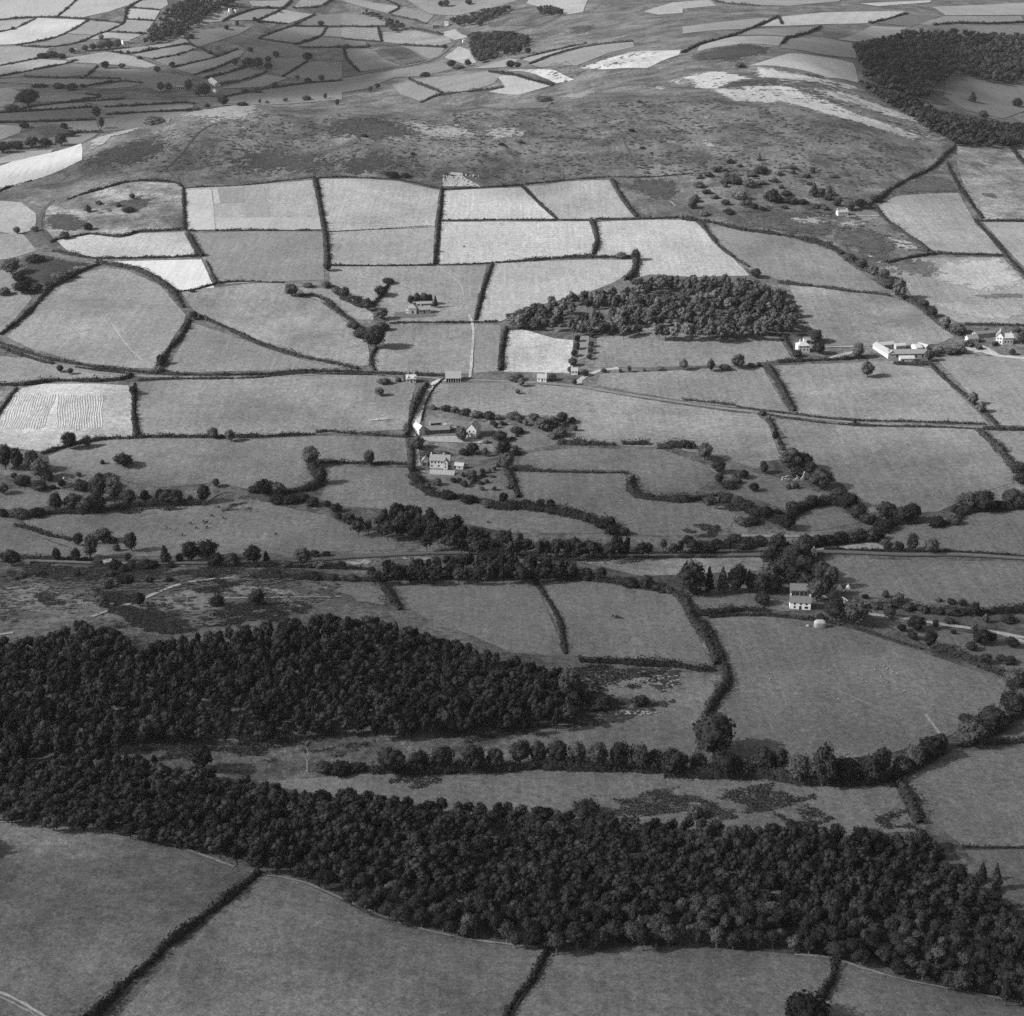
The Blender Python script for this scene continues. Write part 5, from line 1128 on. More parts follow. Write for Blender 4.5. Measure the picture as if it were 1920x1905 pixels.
# ------------------------------------------------------------------ buildings
def bxm(x0, x1, y0, y1, z0, z1):
    V = [(x, y, z) for z in (z0, z1) for y in (y0, y1) for x in (x0, x1)]
    return V, [(0, 2, 3, 1), (4, 5, 7, 6), (0, 1, 5, 4), (2, 6, 7, 3), (0, 4, 6, 2), (1, 3, 7, 5)]
MW = lambda a: plain_mat('wall', round(a * .62, 3), .9, .25, 1.2)
MR = lambda a: plain_mat('roofing', round(a * (1 if a < .3 else .44), 3), .75, .25, 2.0)
GLASS = plain_mat('glass', .02, .15, .1, 1, .5); TRIM = plain_mat('painted_trim', .4, .6); DARK = plain_mat('door_and_opening_shade', .015, .9); WOODM = plain_mat('boards', .12, .9)
def roof_parts(L, W, hw, hr, hip, oh=.35, th=.18):
    """two (or four) roof slopes as thick slabs"""
    a, b = L / 2 + oh, W / 2 + oh; ze = hw - oh * hr / (W / 2); zr = hw + hr; r = L / 2 + oh if not hip else max(L / 2 - W / 2, .2)
    tops = [[(-a, -b, ze), (a, -b, ze), (r, 0, zr), (-r, 0, zr)], [(a, b, ze), (-a, b, ze), (-r, 0, zr), (r, 0, zr)]]
    if hip: tops += [[(a, -b, ze), (a, b, ze), (r, 0, zr)], [(-a, b, ze), (-a, -b, ze), (-r, 0, zr)]]
    P = []
    for t in tops:
        n_ = len(t); V = [(x, y, z + th) for x, y, z in t] + [(x, y, z + .01) for x, y, z in t]
        F = [tuple(range(n_)), tuple(range(2 * n_ - 1, n_ - 1, -1))] + [(i, i + n_, (i + 1) % n_ + n_, (i + 1) % n_) for i in range(n_)]
        P.append((V, F))
    return P
def house(name, label, p1, p2, W, hw, hr, wall=.5, roof=.2, wins='', chim='', hip=False, openf=0, cat='house', lroof=None, gable=False):
    """p1, p2: photograph pixels of the ends of the long wall facing the camera. wins: 'x,z,w,h' with x from -1..1, z metres; d = door or shade-dark plate for an open front, l/r = end walls"""
    a, b = hit(*p1), hit(*p2); d = b - a; L = float(np.linalg.norm(d)); yaw = math.atan2(d[1], d[0]); nrm = np.array([-d[1], d[0]]) / L
    c = (a + b) / 2 + nrm * W / 2
    cs = np.array([a, b, a + nrm * W, b + nrm * W]); zg = float(hgt(cs[:, 0], cs[:, 1]).max()) - .02; fd = zg - float(hgt(cs[:, 0], cs[:, 1]).min()) + .4
    if gable: yaw += PI / 2; L, W = W, L            # the ridge runs away from the camera, the end wall is in front
    t = thing(name, label, cat, (c[0], c[1], zg), yaw)
    l2, w2 = L / 2, W / 2
    V = [(-l2, -w2, -fd), (l2, -w2, -fd), (l2, w2, -fd), (-l2, w2, -fd), (-l2, -w2, hw), (l2, -w2, hw), (l2, w2, hw), (-l2, w2, hw)]; F = [(1, 2, 6, 5), (2, 3, 7, 6), (3, 0, 4, 7)]
    F = [(2, 3, 7, 6)]
    if not openf: F.append((0, 1, 5, 4))
    if hip: F += [(1, 2, 6, 5), (3, 0, 4, 7)]
    else: V += [(-l2, 0, hw + hr), (l2, 0, hw + hr)]; F += [(1, 2, 6, 9, 5), (3, 0, 4, 8, 7)]
    if openf: V += [(-l2, w2 * .2, -fd), (l2, w2 * .2, -fd), (l2, w2 * .2, hw), (-l2, w2 * .2, hw)]; k = len(V); F.append((k - 4, k - 3, k - 2, k - 1))
    obj('wall', mesh('wall', V, F, MW(wall)), t)
    rp = roof_parts(L, W, hw, hr, hip); r0 = None
    for i, (v, f) in enumerate(rp):
        o = obj('roof_slope', mesh('roof_slope', v, f, MR((lroof if lroof and i == 1 else roof))), t); r0 = r0 or o
    if not hip:
        v, f = bxm(-l2 - .36, l2 + .36, -.16, .16, hw + hr + .1, hw + hr + .27); obj('ridge', mesh('ridge', v, f, MR(roof * .8)), t)
    if openf:
        for i in range(openf + 1):
            x = -l2 + .15 + (L - .3) * i / openf; v, f = bxm(x - .16, x + .16, -w2, -w2 + .32, -fd, hw); obj('post', mesh('post', v, f, TRIM), t)
        v, f = bxm(-l2, l2, w2 * .2 - .06, w2 * .2 - .03, 0, hw); obj('back_boards', mesh('boards', v, f, WOODM), t)  # board panel, darker than the wall, across the back of the bays
    for w in chim.split():
        x, cy = [float(q) for q in w.split(',')]; x *= l2; y = cy * w2; zt = hw + hr
        v, f = bxm(x - .42, x + .42, y - .42, y + .42, hw, zt + 1.1); ch = obj('chimney', mesh('chimney', v, f, MW(min(.6, wall))), r0)
        v, f = bxm(x - .2, x + .2, y - .2, y + .2, zt + 1.1, zt + 1.5)
    for w in wins.split():
        k = 'f'
        if w[0] in 'dlrLR': k = w[0]; w = w[1:]
        x, z, ww, wh = [float(q) for q in w.split(',')]
        end = gable and k in 'fd'
        def plate(g, d0, d1):
            if end: return bxm(-l2 - d1, -l2 - d0, -x * w2 - ww / 2 - g, -x * w2 + ww / 2 + g, z - g, z + wh + g)
            if k in 'fd': return bxm(x * l2 - ww / 2 - g, x * l2 + ww / 2 + g, -w2 - d1, -w2 - d0, z - g, z + wh + g)
            if k == 'r': return bxm(l2 + d0, l2 + d1, x * w2 - ww / 2 - g, x * w2 + ww / 2 + g, z - g, z + wh + g)
            return bxm(-l2 - d1, -l2 - d0, x * w2 - ww / 2 - g, x * w2 + ww / 2 + g, z - g, z + wh + g)
        if k == 'd':
            v, f = plate(.08, .002, .06); dr = obj('door_frame', mesh('door_frame', v, f, TRIM), t); v, f = plate(0, .062, .10); obj('door', mesh('door', v, f, DARK), dr)  # near-black plates: dark doors, and the shade inside open fronts put into colour
        else:
            v, f = plate(.08, .002, .05); wn = obj('window', mesh('window', v, f, TRIM), t); v, f = plate(0, .052, .08); obj('pane', mesh('pane', v, f, GLASS), wn)
    return t, L
two = '-.54,.8,.95,1.0 -.54,2.6,.95,.95 .04,2.6,.95,.95 .58,2.6,.95,.95 .58,.7,1.7,1.1 d.0,.1,1.1,1.9'
house('farmhouse', 'brilliant white two-storey house with slate roof and dark door', (1480.5, 1142), (1519.5, 1144), 6.0, 4.0, 2.0, .95, .11, two, '-.93,0 .93,0')
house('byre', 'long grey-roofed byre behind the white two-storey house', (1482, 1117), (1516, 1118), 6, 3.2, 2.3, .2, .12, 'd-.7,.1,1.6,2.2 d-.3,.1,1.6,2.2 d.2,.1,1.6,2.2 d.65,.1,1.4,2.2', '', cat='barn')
house('shed', 'grey gabled shed beneath the grove right of the white house', (1553, 1122), (1562, 1118), 5, 2.6, 2.4, .3, .22, '', '', cat='shed', gable=True)
house('shed', 'low shed with slanting pale roof among trees right of the white house', (1573, 1133), (1586, 1142), 4, 2.0, 1.4, .2, .32, '', '', cat='shed')
house('hut', 'tiny white-gabled hut beside the railway above the white house', (1523, 1043), (1531, 1043), 3.5, 2.4, 1.6, .7, .6, 'd0,.1,.8,1.7', '', cat='hut', gable=True)
# whitewashed farmhouse with front gable, annexe, glasshouse, small barn
t, L = house('farmhouse', 'pale whitewashed farmhouse with front gable at the end of the lane', (806, 878), (843, 879), 7, 4.9, 2.6, .62, .17, '-.8,.9,.9,1.0 -.8,3.1,.9,1.1 -.45,3.0,.9,1.2 -.1,3.1,.8,1.0 .2,3.1,.8,1.0 -.1,.9,.9,1.0 .9,.9,.9,1', '.35,0 -.9,0')
v, f = join([bxm(2.3, 5.2, -5.2, -3.502, -.4, 4.6), ([(2.3, -5.2, 4.6), (5.2, -5.2, 4.6), (3.75, -5.2, 6.4), (3.75, -3.5, 6.4)], [(0, 1, 2)])]); g = obj('front_gable', mesh('front_gable', v, f, MW(.66)), t)
for s in (-1, 1):
    x0 = 3.75 + s * 1.75; V = [(x0, -5.5, 4.25), (3.75, -5.5, 6.5), (3.75, -1.0, 6.5), (x0, -3.0, 4.25)]; V += [(x, y, z - .18) for x, y, z in V]
    obj('gable_roof', mesh('gable_roof', V, [(0, 1, 2, 3), (7, 6, 5, 4), (0, 4, 5, 1), (1, 5, 6, 2), (2, 6, 7, 3), (3, 7, 4, 0)], MR(.17)), g)
for z in (.8, 2.9):
    v, f = bxm(3.3, 4.2, -5.24, -5.202, z, z + 1.1); wn = obj('window', mesh('window', v, f, TRIM), g)
    v, f = bxm(3.38, 4.12, -5.27, -5.242, z + .08, z + 1.02); obj('pane', mesh('pane', v, f, GLASS), g)
house('annexe', 'long low annexe with bright roof right of the whitewashed farmhouse', (845, 879), (868, 881), 4, 2.3, 1.3, .45, .6, 'd-.3,.1,1.2,1.8 .4,.7,1,.9', '', cat='annexe')
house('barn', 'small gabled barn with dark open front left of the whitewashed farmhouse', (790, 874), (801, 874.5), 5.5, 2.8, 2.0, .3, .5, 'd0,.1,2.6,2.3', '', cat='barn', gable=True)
a, b = hit(806, 890), hit(851, 892); d = b - a; L = float(np.linalg.norm(d)); yaw = math.atan2(d[1], d[0])
gh = thing('glasshouse', 'low white-barred glasshouse in front of the whitewashed farmhouse', 'greenhouse', (a[0], a[1], float(hgt(*a)) + .02), yaw)
v, f = bxm(0, L, 0, 3.2, -.4, .7); obj('base_wall', mesh('base_wall', v, f, MW(.5)), gh)
N_ = 15
for i in range(N_):
    x0, x1 = L * i / N_ + .12, L * (i + 1) / N_ - .12
    V = [(x0, .05, .75), (x1, .05, .75), (x1, 3.1, 2.3), (x0, 3.1, 2.3)]; V += [(x, y, z - .05) for x, y, z in V]; F6 = [(0, 1, 2, 3), (7, 6, 5, 4), (0, 4, 5, 1), (1, 5, 6, 2), (2, 6, 7, 3), (3, 7, 4, 0)]
    obj('pane', mesh('pane', V, F6, plain_mat('greenhouse_glass', .16, .2, .1, 1, .5)), gh)
for i in range(N_ + 1):
    x = L * i / N_; V = [(x - .11, 0, .72), (x + .11, 0, .72), (x + .11, 3.2, 2.38), (x - .11, 3.2, 2.38)]; V += [(x_, y, z - .14) for x_, y, z in V]
    obj('glazing_bar', mesh('glazing_bar', V, F6, TRIM), gh)
# upper farm
house('barn', 'gabled barn with brilliant roof at the left of the upper farm', (786, 817), (797, 815), 9.5, 3.4, 2.2, .5, .62, '', '', cat='barn', gable=True)
house('lean_to', 'low bright-roofed lean-to left of the brilliant-roofed barn', (779, 808), (786, 807.5), 4, 2.2, .9, .45, .62, '', '', cat='shed')
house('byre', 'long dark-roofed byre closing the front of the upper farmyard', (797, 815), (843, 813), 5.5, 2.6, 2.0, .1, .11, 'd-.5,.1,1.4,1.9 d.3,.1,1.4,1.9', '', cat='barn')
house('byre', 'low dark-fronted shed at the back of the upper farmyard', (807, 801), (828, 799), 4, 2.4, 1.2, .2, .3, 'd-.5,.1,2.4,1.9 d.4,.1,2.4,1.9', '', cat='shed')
house('byre', 'short wing with bright sloping roof at the right of the upper farmyard', (829, 802), (840, 806), 4, 2.6, 1.8, .3, .6, '', '', cat='shed', lroof=.5, gable=True)
house('barn', 'tall pale-gabled barn right of the upper farmyard', (874, 820), (893, 822), 9, 5.4, 3.8, .52, .55, '-.3,3.2,.8,1.4 .45,3.6,.7,1.1', '', cat='barn', gable=True)
house('shed', 'low dark shed between the upper farmyard and the tall barn', (843, 810), (856, 808), 3.5, 2, 1, .1, .14, '', '', cat='shed')
# by the road
house('cart_shed', 'grey-roofed open cart shed with white posts beside the road', (836, 717), (864, 716), 9, 2.6, 4.0, .3, .17, '', '', openf=6, cat='shed')
t, L = house('cottage', 'two-gabled cottage left of the lane junction', (762, 718), (780, 718), 6, 2.9, 2.2, .5, .26, '-.7,.8,.9,1.1 .7,.8,.9,1.1 d0,.1,.9,2', '-.6,0 .6,0')
for x in (-2.2, 2.2):
    V = [(x - 1.1, -3.1, 2.9), (x + 1.1, -3.1, 2.9), (x, -3.1, 4.6), (x, -.6, 4.6)]; gb = obj('dormer', mesh('dormer', V, [(0, 1, 2), (0, 2, 3), (1, 3, 2)], MW(.5)), t)
house('cottage', 'roadside cottage with pale roof below the bright stubble plot', (1007, 716), (1024, 717), 5, 2.7, 2.2, .6, .42, '-.6,.8,.9,.9 .6,.8,.9,.9 d.1,.1,1,1.9', '.8,0')
house('cottage', 'small pale cottage at the lane fork right of the stubble plot', (1071, 703), (1083, 703), 4.5, 2.5, 1.9, .6, .45, '-.5,.8,.8,.9 .5,.8,.8,.9', '-.8,0')
# lone house and its barns
house('barn', 'hip-roofed pale barn left of the lone house', (766, 589), (781, 589.5), 6.5, 4.3, 2.6, .38, .34, 'd.0,.1,1.6,2.4', '', hip=True, cat='barn')
house('cottage', 'long lone house with dark windows before the little grove', (785, 589), (808, 588), 6, 2.9, 2.2, .52, .36, '-.7,1.3,1,1 -.35,1.3,1,1 .3,1.3,1,1 .7,1.3,1,1 d-.05,.1,1,2', '-.5,0')
house('byre', 'long low range behind the lone house under the grove', (781, 576), (810, 575), 4, 2.4, 1.2, .2, .16, '', '', cat='barn')
house('lean_to', 'tiny pale lean-to at the left of the hip-roofed barn', (761, 588), (766, 588.5), 4, 2.0, 1.0, .45, .4, '', '', cat='shed')
# hip-roofed house and courtyard farm
house('farmhouse', 'hip-roofed white house below the middle wood', (1496, 661), (1518, 661), 7.5, 4.4, 2.4, .6, .26, '-.6,.9,.9,1.1 0,.9,.9,1.1 .6,.9,.9,1.1 -.6,3,.9,1 .6,3,.9,1', '-.5,0 .5,0', hip=True)
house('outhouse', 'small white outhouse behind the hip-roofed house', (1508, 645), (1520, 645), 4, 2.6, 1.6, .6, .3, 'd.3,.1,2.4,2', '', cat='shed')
house('byre', 'slanting pale-roofed left range of the courtyard farm', (1636, 653), (1665, 673), 5.5, 2.7, 1.8, .45, .44, '', '', cat='barn')
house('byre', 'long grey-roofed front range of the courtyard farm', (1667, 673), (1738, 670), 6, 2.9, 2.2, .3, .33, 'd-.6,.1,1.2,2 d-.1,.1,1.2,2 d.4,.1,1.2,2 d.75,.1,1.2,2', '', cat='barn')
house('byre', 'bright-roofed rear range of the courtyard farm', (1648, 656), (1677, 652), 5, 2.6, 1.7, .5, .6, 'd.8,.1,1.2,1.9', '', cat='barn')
house('shed', 'short bright shed behind the courtyard farm, middle', (1680, 656), (1698, 654), 4.5, 2.5, 1.5, .4, .62, '', '', cat='shed')
house('shed', 'short bright shed at the right of the farm courtyard', (1708, 652), (1718, 660), 4.5, 2.5, 1.6, .5, .62, '', '', cat='shed', gable=True)
house('shed', 'bright-roofed shed behind the right corner of the farm courtyard', (1719, 652), (1736, 657), 4, 2.3, 1.2, .4, .55, '', '', cat='shed')
house('shed', 'bright shed in front of the courtyard farm behind the clipped hedge', (1688, 679), (1714, 678), 4.5, 2.3, 1.5, .5, .6, '', '', cat='shed')
house('farmhouse', 'white tall-gabled house with chimneys at the right edge', (1866, 646), (1879, 647), 8, 5.6, 3.0, .75, .3, '-.4,.9,.9,1.2 .4,.9,.9,1.2 -.4,3.4,.9,1.2 .4,3.4,.9,1.2', '-.6,0 .6,0', gable=True)
house('farmhouse', 'grey-roofed wing right of the white tall-gabled house', (1880, 647), (1899, 646), 7, 4.6, 2.6, .42, .27, '-.6,.9,.9,1.4 0,.9,.9,1.4 .6,.9,.9,1.4', '.75,0')
house('cottage', 'grey-roofed cottage with white end wall left of the tall-gabled house', (1815, 645), (1834, 643), 5.5, 3.2, 2.2, .6, .3, '.1,.9,.9,1 .6,.9,.9,1', '.1,0')
house('shed', 'long dark-roofed shed behind the houses at the right edge', (1830, 636), (1866, 631), 5, 2.6, 1.6, .25, .1, '', '', cat='shed')
house('cottage', 'white hill cottage at the right foot of the moor', (1571, 405), (1590, 404), 5, 2.8, 1.9, .75, .45, '-.6,.8,.9,.9 0,.8,.9,.9 .6,.8,.9,.9', '-.9,0 .9,0')
house('cottage', 'small white-ended cottage among the riverside trees at left', (124, 915), (136, 912), 5, 2.8, 2.0, .55, .42, '', '-.8,0')
house('cottage', 'tiny pale cottage right of the white-ended riverside cottage', (165, 919), (174, 917), 4, 2.4, 1.7, .5, .4, '', '')
house('shed', 'small white shed beside the railway at the far left', (46, 1058), (54, 1058), 2.5, 1.5, .7, .7, .7, '', '', cat='shed')
house('shed', 'low pale shed beside the railway below the tall left trees', (196, 1060), (210, 1058), 3, 1.6, .8, .5, .6, '', '', cat='shed')
# far buildings
house('barn', 'far barn with brilliant white roof behind the hill', (391, 154), (403, 162), 9, 3.5, 3.0, .5, .75, '', '', cat='barn')
house('terrace', 'dark-windowed pale far house left of the white-roofed barn', (331, 169), (346, 169), 8, 4.5, 2.5, .4, .15, '-.7,1,1.6,3 -.2,1,1.6,3 .3,1,1.6,3 .75,1,1.6,3', '')
house('cottage', 'far white cottage among trees right of the white-roofed barn', (405, 173), (411, 172), 6, 3.5, 2.5, .7, .4, '', '')
house('cottage', 'brightest white far cottage on the hilltop', (430, 24), (435, 24), 6, 4.5, 2.5, .8, .4, '', '')
house('cottage', 'second white far cottage on the hilltop', (442, 25), (449, 24), 6, 3.5, 2.5, .65, .5, '', '')
house('cottage', 'small white far cottage at the left of the shelter belt', (135, 101), (139, 101), 6, 3.5, 2.2, .7, .5, '', '')
house('cottage', 'bright far cottage beside the shelter belt gap', (140, 98), (145, 97), 6, 3.5, 2.2, .75, .6, '', '')
house('farmhouse', 'white far farmhouse at the right end of the shelter belt', (231, 84), (244, 82), 8, 4, 2.5, .7, .55, '-.5,1,1.4,1.4 .5,1,1.4,1.4', '')
house('barn', 'dark far barn in the valley behind the hill', (811, 54), (824, 52), 9, 4, 3, .15, .12, '', '', cat='barn')
house('farmhouse', 'white far farmhouse in the valley behind the hill', (833, 49), (841, 48), 8, 4.2, 2.6, .7, .4, '', '')
house('cottage', 'tiny white far cottage at the bend of the far road', (868, 80), (873, 79), 6, 3.2, 2.2, .7, .4, '', '')
house('cottage', 'white far cottage at the left edge in the flat valley', (0, 211), (9, 210), 7, 3.5, 2.4, .7, .4, '', '')
# ruined cottage: broken walls
def ruin(p1, p2, hs, th=.6):
    a, b = hit(*p1), hit(*p2); d = b - a; L = float(np.linalg.norm(d)); k = len(hs); V, F = [], []
    for i, h in enumerate(hs):
        p = a + d * i / (k - 1); n_ = np.array([-d[1], d[0]]) / L * th; z = float(hgt(*p))
        V += [(p[0], p[1], z - .3), (p[0], p[1], z + h), (p[0] + n_[0], p[1] + n_[1], z + h), (p[0] + n_[0], p[1] + n_[1], z - .3)]
    for i in range(k - 1):
        for s in range(4): F.append((i * 4 + s, i * 4 + (s + 1) % 4, (i + 1) * 4 + (s + 1) % 4, (i + 1) * 4 + s))
    F += [(3, 2, 1, 0), (k * 4 - 4, k * 4 - 3, k * 4 - 2, k * 4 - 1)]
    return V, F
pr = hit(1498, 901); rt = thing('ruined_cottage', 'roofless ruined cottage with pale broken walls in the dark thicket', 'ruin', (0, 0, 0))
for p1, p2, hs in (((1488, 902), (1507, 901), [1.2, .6, 1.6, 2.4, .8, .5, 1.2, 2.6, 4.6]), ((1507, 901), (1510, 897), [4.6, 5.2, 4.0]), ((1490, 898), (1507, 897), [.8, 2.0, 1.2, .6, 1.8])):
    v, f = ruin(p1, p2, hs); obj('wall', mesh('wall', v, f, MW(.45)), rt)
rt = thing('ruined_wall', 'low pale broken wall left of the ruined cottage', 'ruin', (0, 0, 0))
for p1, p2, hs in (((1465, 902), (1480, 901), [.6, 1.4, 1.1, 1.6, .8, 1.2]), ((1466, 898), (1480, 896), [.9, 1.3, 1.0, 1.6, 1.4])):
    v, f = ruin(p1, p2, hs); obj('wall', mesh('wall', v, f, MW(.45)), rt)
# stacks
HAY = plain_mat('hay', .22, .95, .25, 1.5, .1)
def lathe(prof, seg=16, sx=1, sy=1, jit=.04, sq=0):
    V, F = [], []
    for r, z in prof:
        for s in range(seg):
            a = s / seg * 2 * PI; c, q = math.cos(a), math.sin(a)
            if sq: m = (abs(c) ** 4 + abs(q) ** 4) ** .25; c, q = c / m, q / m
            j = 1 + random.uniform(-jit, jit); V.append((r * c * sx * j, r * q * sy * j, z))
    k = len(prof)
    for i in range(k - 1):
        for s in range(seg): F.append((i * seg + s, i * seg + (s + 1) % seg, (i + 1) * seg + (s + 1) % seg, (i + 1) * seg + s))
    F.append(tuple(range((k - 1) * seg, k * seg))); return V, F
x, y = hit(1537, 1176); t = thing('haystack', 'big rounded pale haystack at the top of the large lower right pasture', 'haystack', (x, y, float(hgt(x, y))), .05)
v, f = lathe([(.92, -.2), (1, .8), (.98, 2.0), (.9, 2.7)], 24, 2.9, 1.7, .03, 1); obj('stack_body', mesh('stack_body', v, f, HAY, True), t)
v, f = lathe([(1.0, 2.6), (.92, 3.1), (.7, 3.6), (.35, 3.85), (.05, 3.9)], 24, 2.9, 1.7, .03, 1); obj('thatch', mesh('thatch', v, f, plain_mat('thatch', .28, .95, .2, 1.5, .1), True), t)
x, y = hit(1515, 1175); v, f = lathe([(.8, -.1), (1, .5), (.7, 1.0), (.1, 1.2)], 12, 1.0, .8, .08); tag(obj('hay_heap', mesh('hay_heap', v, f, HAY, True), None, (x, y, float(hgt(x, y)))), 'small pale heap of hay left of the big haystack', 'haystack')
for px, lab in ((1573, 'left of two round ricks with bright conical tops beyond the white house'), (1589.5, 'right of two round ricks with bright conical tops beyond the white house')):
    x, y = hit(px, 1112); t = thing('hay_rick', lab, 'haystack', (x, y, float(hgt(x, y))))
    v, f = lathe([(1.25, -.1), (1.4, 1.0), (1.5, 2.2)], 16); obj('stack_body', mesh('stack_body', v, f, plain_mat('old_hay', .14, .95), True), t)
    v, f = lathe([(1.6, 2.15), (1.35, 3.0), (.85, 4.0), (.1, 4.9)], 16); obj('thatch', mesh('thatch', v, f, plain_mat('bright_sheet', .34, .8), True), t)
# quarry rocks
V, F = [], []
for i in range(60):
    x, y = hit(random.uniform(832, 898), random.uniform(328, 350)); r = random.uniform(.4, 1.8); v = ICO1[0] * r * np.random.default_rng(i).uniform(.6, 1.2, (len(ICO1[0]), 1)) + (x, y, float(hgt(x, y)) + r * .2)
    b = len(V); V += list(v); F += [tuple(q + b) for q in ICO1[1]]
tag(obj('quarry_rubble', mesh('quarry_rubble', V, F, plain_mat('stone', .2, .9, .35, .8))), kind='stuff')
# felled tree and dead tree
def branchy(name, label, px, py, H, lying, seed, alb, spread=.5):
    r = random.Random(seed); x, y = hit(px, py); t = thing(name, label, 'tree', (x, y, float(hgt(x, y))))
    bark = plain_mat('bare_wood', alb, .9)
    if lying: ax = Vector((1, .15, .08)).normalized()
    else: ax = Vector((.03, 0, 1))
    base = Vector((-H * .45, 0, .5)) if lying else Vector((0, 0, -.2))
    v, f = tube([base, base + ax * H * .35, base + ax * H * .7, base + ax * H], [.42, .34, .2, .05], 7); obj('trunk', mesh('trunk', v, f, bark), t)
    for k in range(11):
        u = .25 + .065 * k; d = Vector((r.uniform(-1, 1), r.uniform(-1, 1), r.uniform(.1, 1) if not lying else r.uniform(.1, .6))).normalized(); p = base + ax * H * u; ln_ = H * spread * r.uniform(.5, 1) * (1.1 - u * .6)
        br = tube([p, p + (d + ax * .5) * ln_ * .5, p + (d + ax * .9) * ln_], [.16, .1, .03], 5)
        e = p + (d + ax * .5) * ln_ * .5; d2 = (d + Vector((r.uniform(-.8, .8), r.uniform(-.8, .8), r.uniform(0, .5)))).normalized(); tw = tube([e, e + d2 * ln_ * .45], [.08, .02], 4)
        v, f = join([br, tw]); v = [(q[0], q[1], max(q[2], .05)) for q in v]; obj('branch', mesh('branch', v, f, bark), t)
branchy('felled_tree', 'pale felled tree lying bare at the foot of the wide smooth pasture', 707, 790, 13, True, 3, .32, .55)
branchy('dead_tree', 'bare white dead tree standing in the low meadow', 577, 1447, 11, False, 5, .2, .30)
# ------------------------------------------------------------------ animals
def skin_mesh(name, verts, edges, radii, mat):
    me = bpy.data.meshes.new(name); me.from_pydata(verts, edges, []); o = obj(name, me)
    sm = o.modifiers.new('skin', 'SKIN'); o.modifiers.new('sub', 'SUBSURF').levels = 1
    for i, r in enumerate(radii): me.skin_vertices[0].data[i].radius = r
    me.skin_vertices[0].data[0].use_root = True
    dg = bpy.context.evaluated_depsgraph_get(); m2 = bpy.data.meshes.new_from_object(o.evaluated_get(dg)); m2.materials.clear(); m2.materials.append(mat)
    bpy.data.objects.remove(o); return m2
def quad_mesh(name, mat, k, woolly, graze):
    z = .95 * k; hd = (1.02 * k, 0, .35 * k) if graze else (1.12 * k, 0, 1.3 * k)
    nk = (.85 * k, 0, .8 * k) if graze else (.88 * k, 0, 1.18 * k)
    v = [(0, 0, z), (-.55 * k, 0, z + .03 * k), (.5 * k, 0, z + .02 * k), nk, hd, (hd[0] + .24 * k, 0, hd[2] - .12 * k)]; e = [(0, 1), (0, 2), (2, 3), (3, 4), (4, 5)]
    b = .34 if not woolly else .38; R = [(b * k, b * 1.1 * k), (b * .85 * k, b * k), (b * .85 * k, b * 1.05 * k), (.15 * k, .2 * k), (.13 * k, .15 * k), (.07 * k, .08 * k)]
    for (sx, src) in ((-.55, 1), (.5, 2)):
        for sy in (-1, 1):
            i = len(v); back = sx < 0
            v += [((sx - (.02 if back else 0)) * k, sy * .2 * k, .62 * k), ((sx + (-.10 if back else .03)) * k, sy * .21 * k, .36 * k), ((sx - .03) * k, sy * .21 * k, .0)]
            e += [(src, i), (i, i + 1), (i + 1, i + 2)]; R += [(.12 * k, .13 * k), (.07 * k, .07 * k), (.05 * k, .05 * k)]
    i = len(v); v += [(-.82 * k, 0, z + .12 * k), (-.92 * k, 0, .5 * k)]; e += [(1, i), (i, i + 1)]; R += [(.05 * k, .05 * k), (.03 * k, .03 * k)]
    return skin_mesh(name, v, e, R, mat)
COW = [quad_mesh('cow_body', plain_mat('dark_hide', .02, .7), 1.15, False, g) for g in (True, False)]
SHEEP = [quad_mesh('sheep_body', plain_mat('fleece', .24, .95), .5, True, g) for g in (True, False)]
def herd(kind, pos, group, where, what, cat):
    pp = [tuple(float(v) for v in w.split(',')) for w in pos.split()]; pp.sort(); n_ = len(pp)
    for i, p in enumerate(pp):
        x, y = hit(*p); o = obj(cat, (COW if kind == 'c' else SHEEP)[random.random() < .3], None, (x, y, float(hgt(x, y)) + .12), (0, 0, random.uniform(0, 6.28)))
        tag(o, f'{ORD[i]} {what} from the left {where}' if n_ > 1 else f'lone {what} {where}', cat, group)
herd('c', '1149,1157 1155,1159 1161,1160', 'dark cattle in the twin pastures', 'in the right twin pasture', 'dark cow', 'cow')
herd('c', '313,992 357,983 382,980 387,982 397,969 418,973 342,1005 368,993 388,991 517,1004', 'cattle in the river meadow', 'grazing in the left river meadow', 'dark cow', 'cow')
herd('c', '915,981', 'cow below the farmhouse', 'in the pasture below the whitewashed farmhouse', 'dark cow', 'cow')
herd('c', '870,464', 'animal in the bright field', 'in the wide bright field', 'dark cow', 'cow')
herd('s', '1758,764 1762,766 1766,763 1763,770 1757,774 1754,777 1690,768 1672,771 1782,786 1770,768', 'sheep above the road', 'in the field above the long road bend', 'white sheep', 'sheep')
herd('s', ' '.join(f'{1580 + i * 2.6 + (i % 3)},{585 + (i * 5) % 7 * .7}' for i in range(16)), 'flock below the grey sloping field', 'in the flock right of the middle wood', 'white sheep', 'sheep')
herd('s', '1748,930 1755,932 1762,930 1597,896 1600,897 1670,920 1680,924 1705,910', 'sheep in the large dark pasture', 'in the large dark pasture at right', 'white sheep', 'sheep')
herd('s', '1657,1250 1663,1255 1668,1251 1660,1265 1672,1262 1682,1264 1663,1282 1695,1297 1617,1275 1625,1280 1572,1312 1443,1275 1640,1258 1652,1270', 'sheep in the large lower right pasture', 'in the large lower right pasture', 'white sheep', 'sheep')
herd('s', '893,957 1162,941 1165,940 675,902 650,937 655,936', 'sheep in the middle pastures', 'in the shaded middle pastures', 'white sheep', 'sheep')
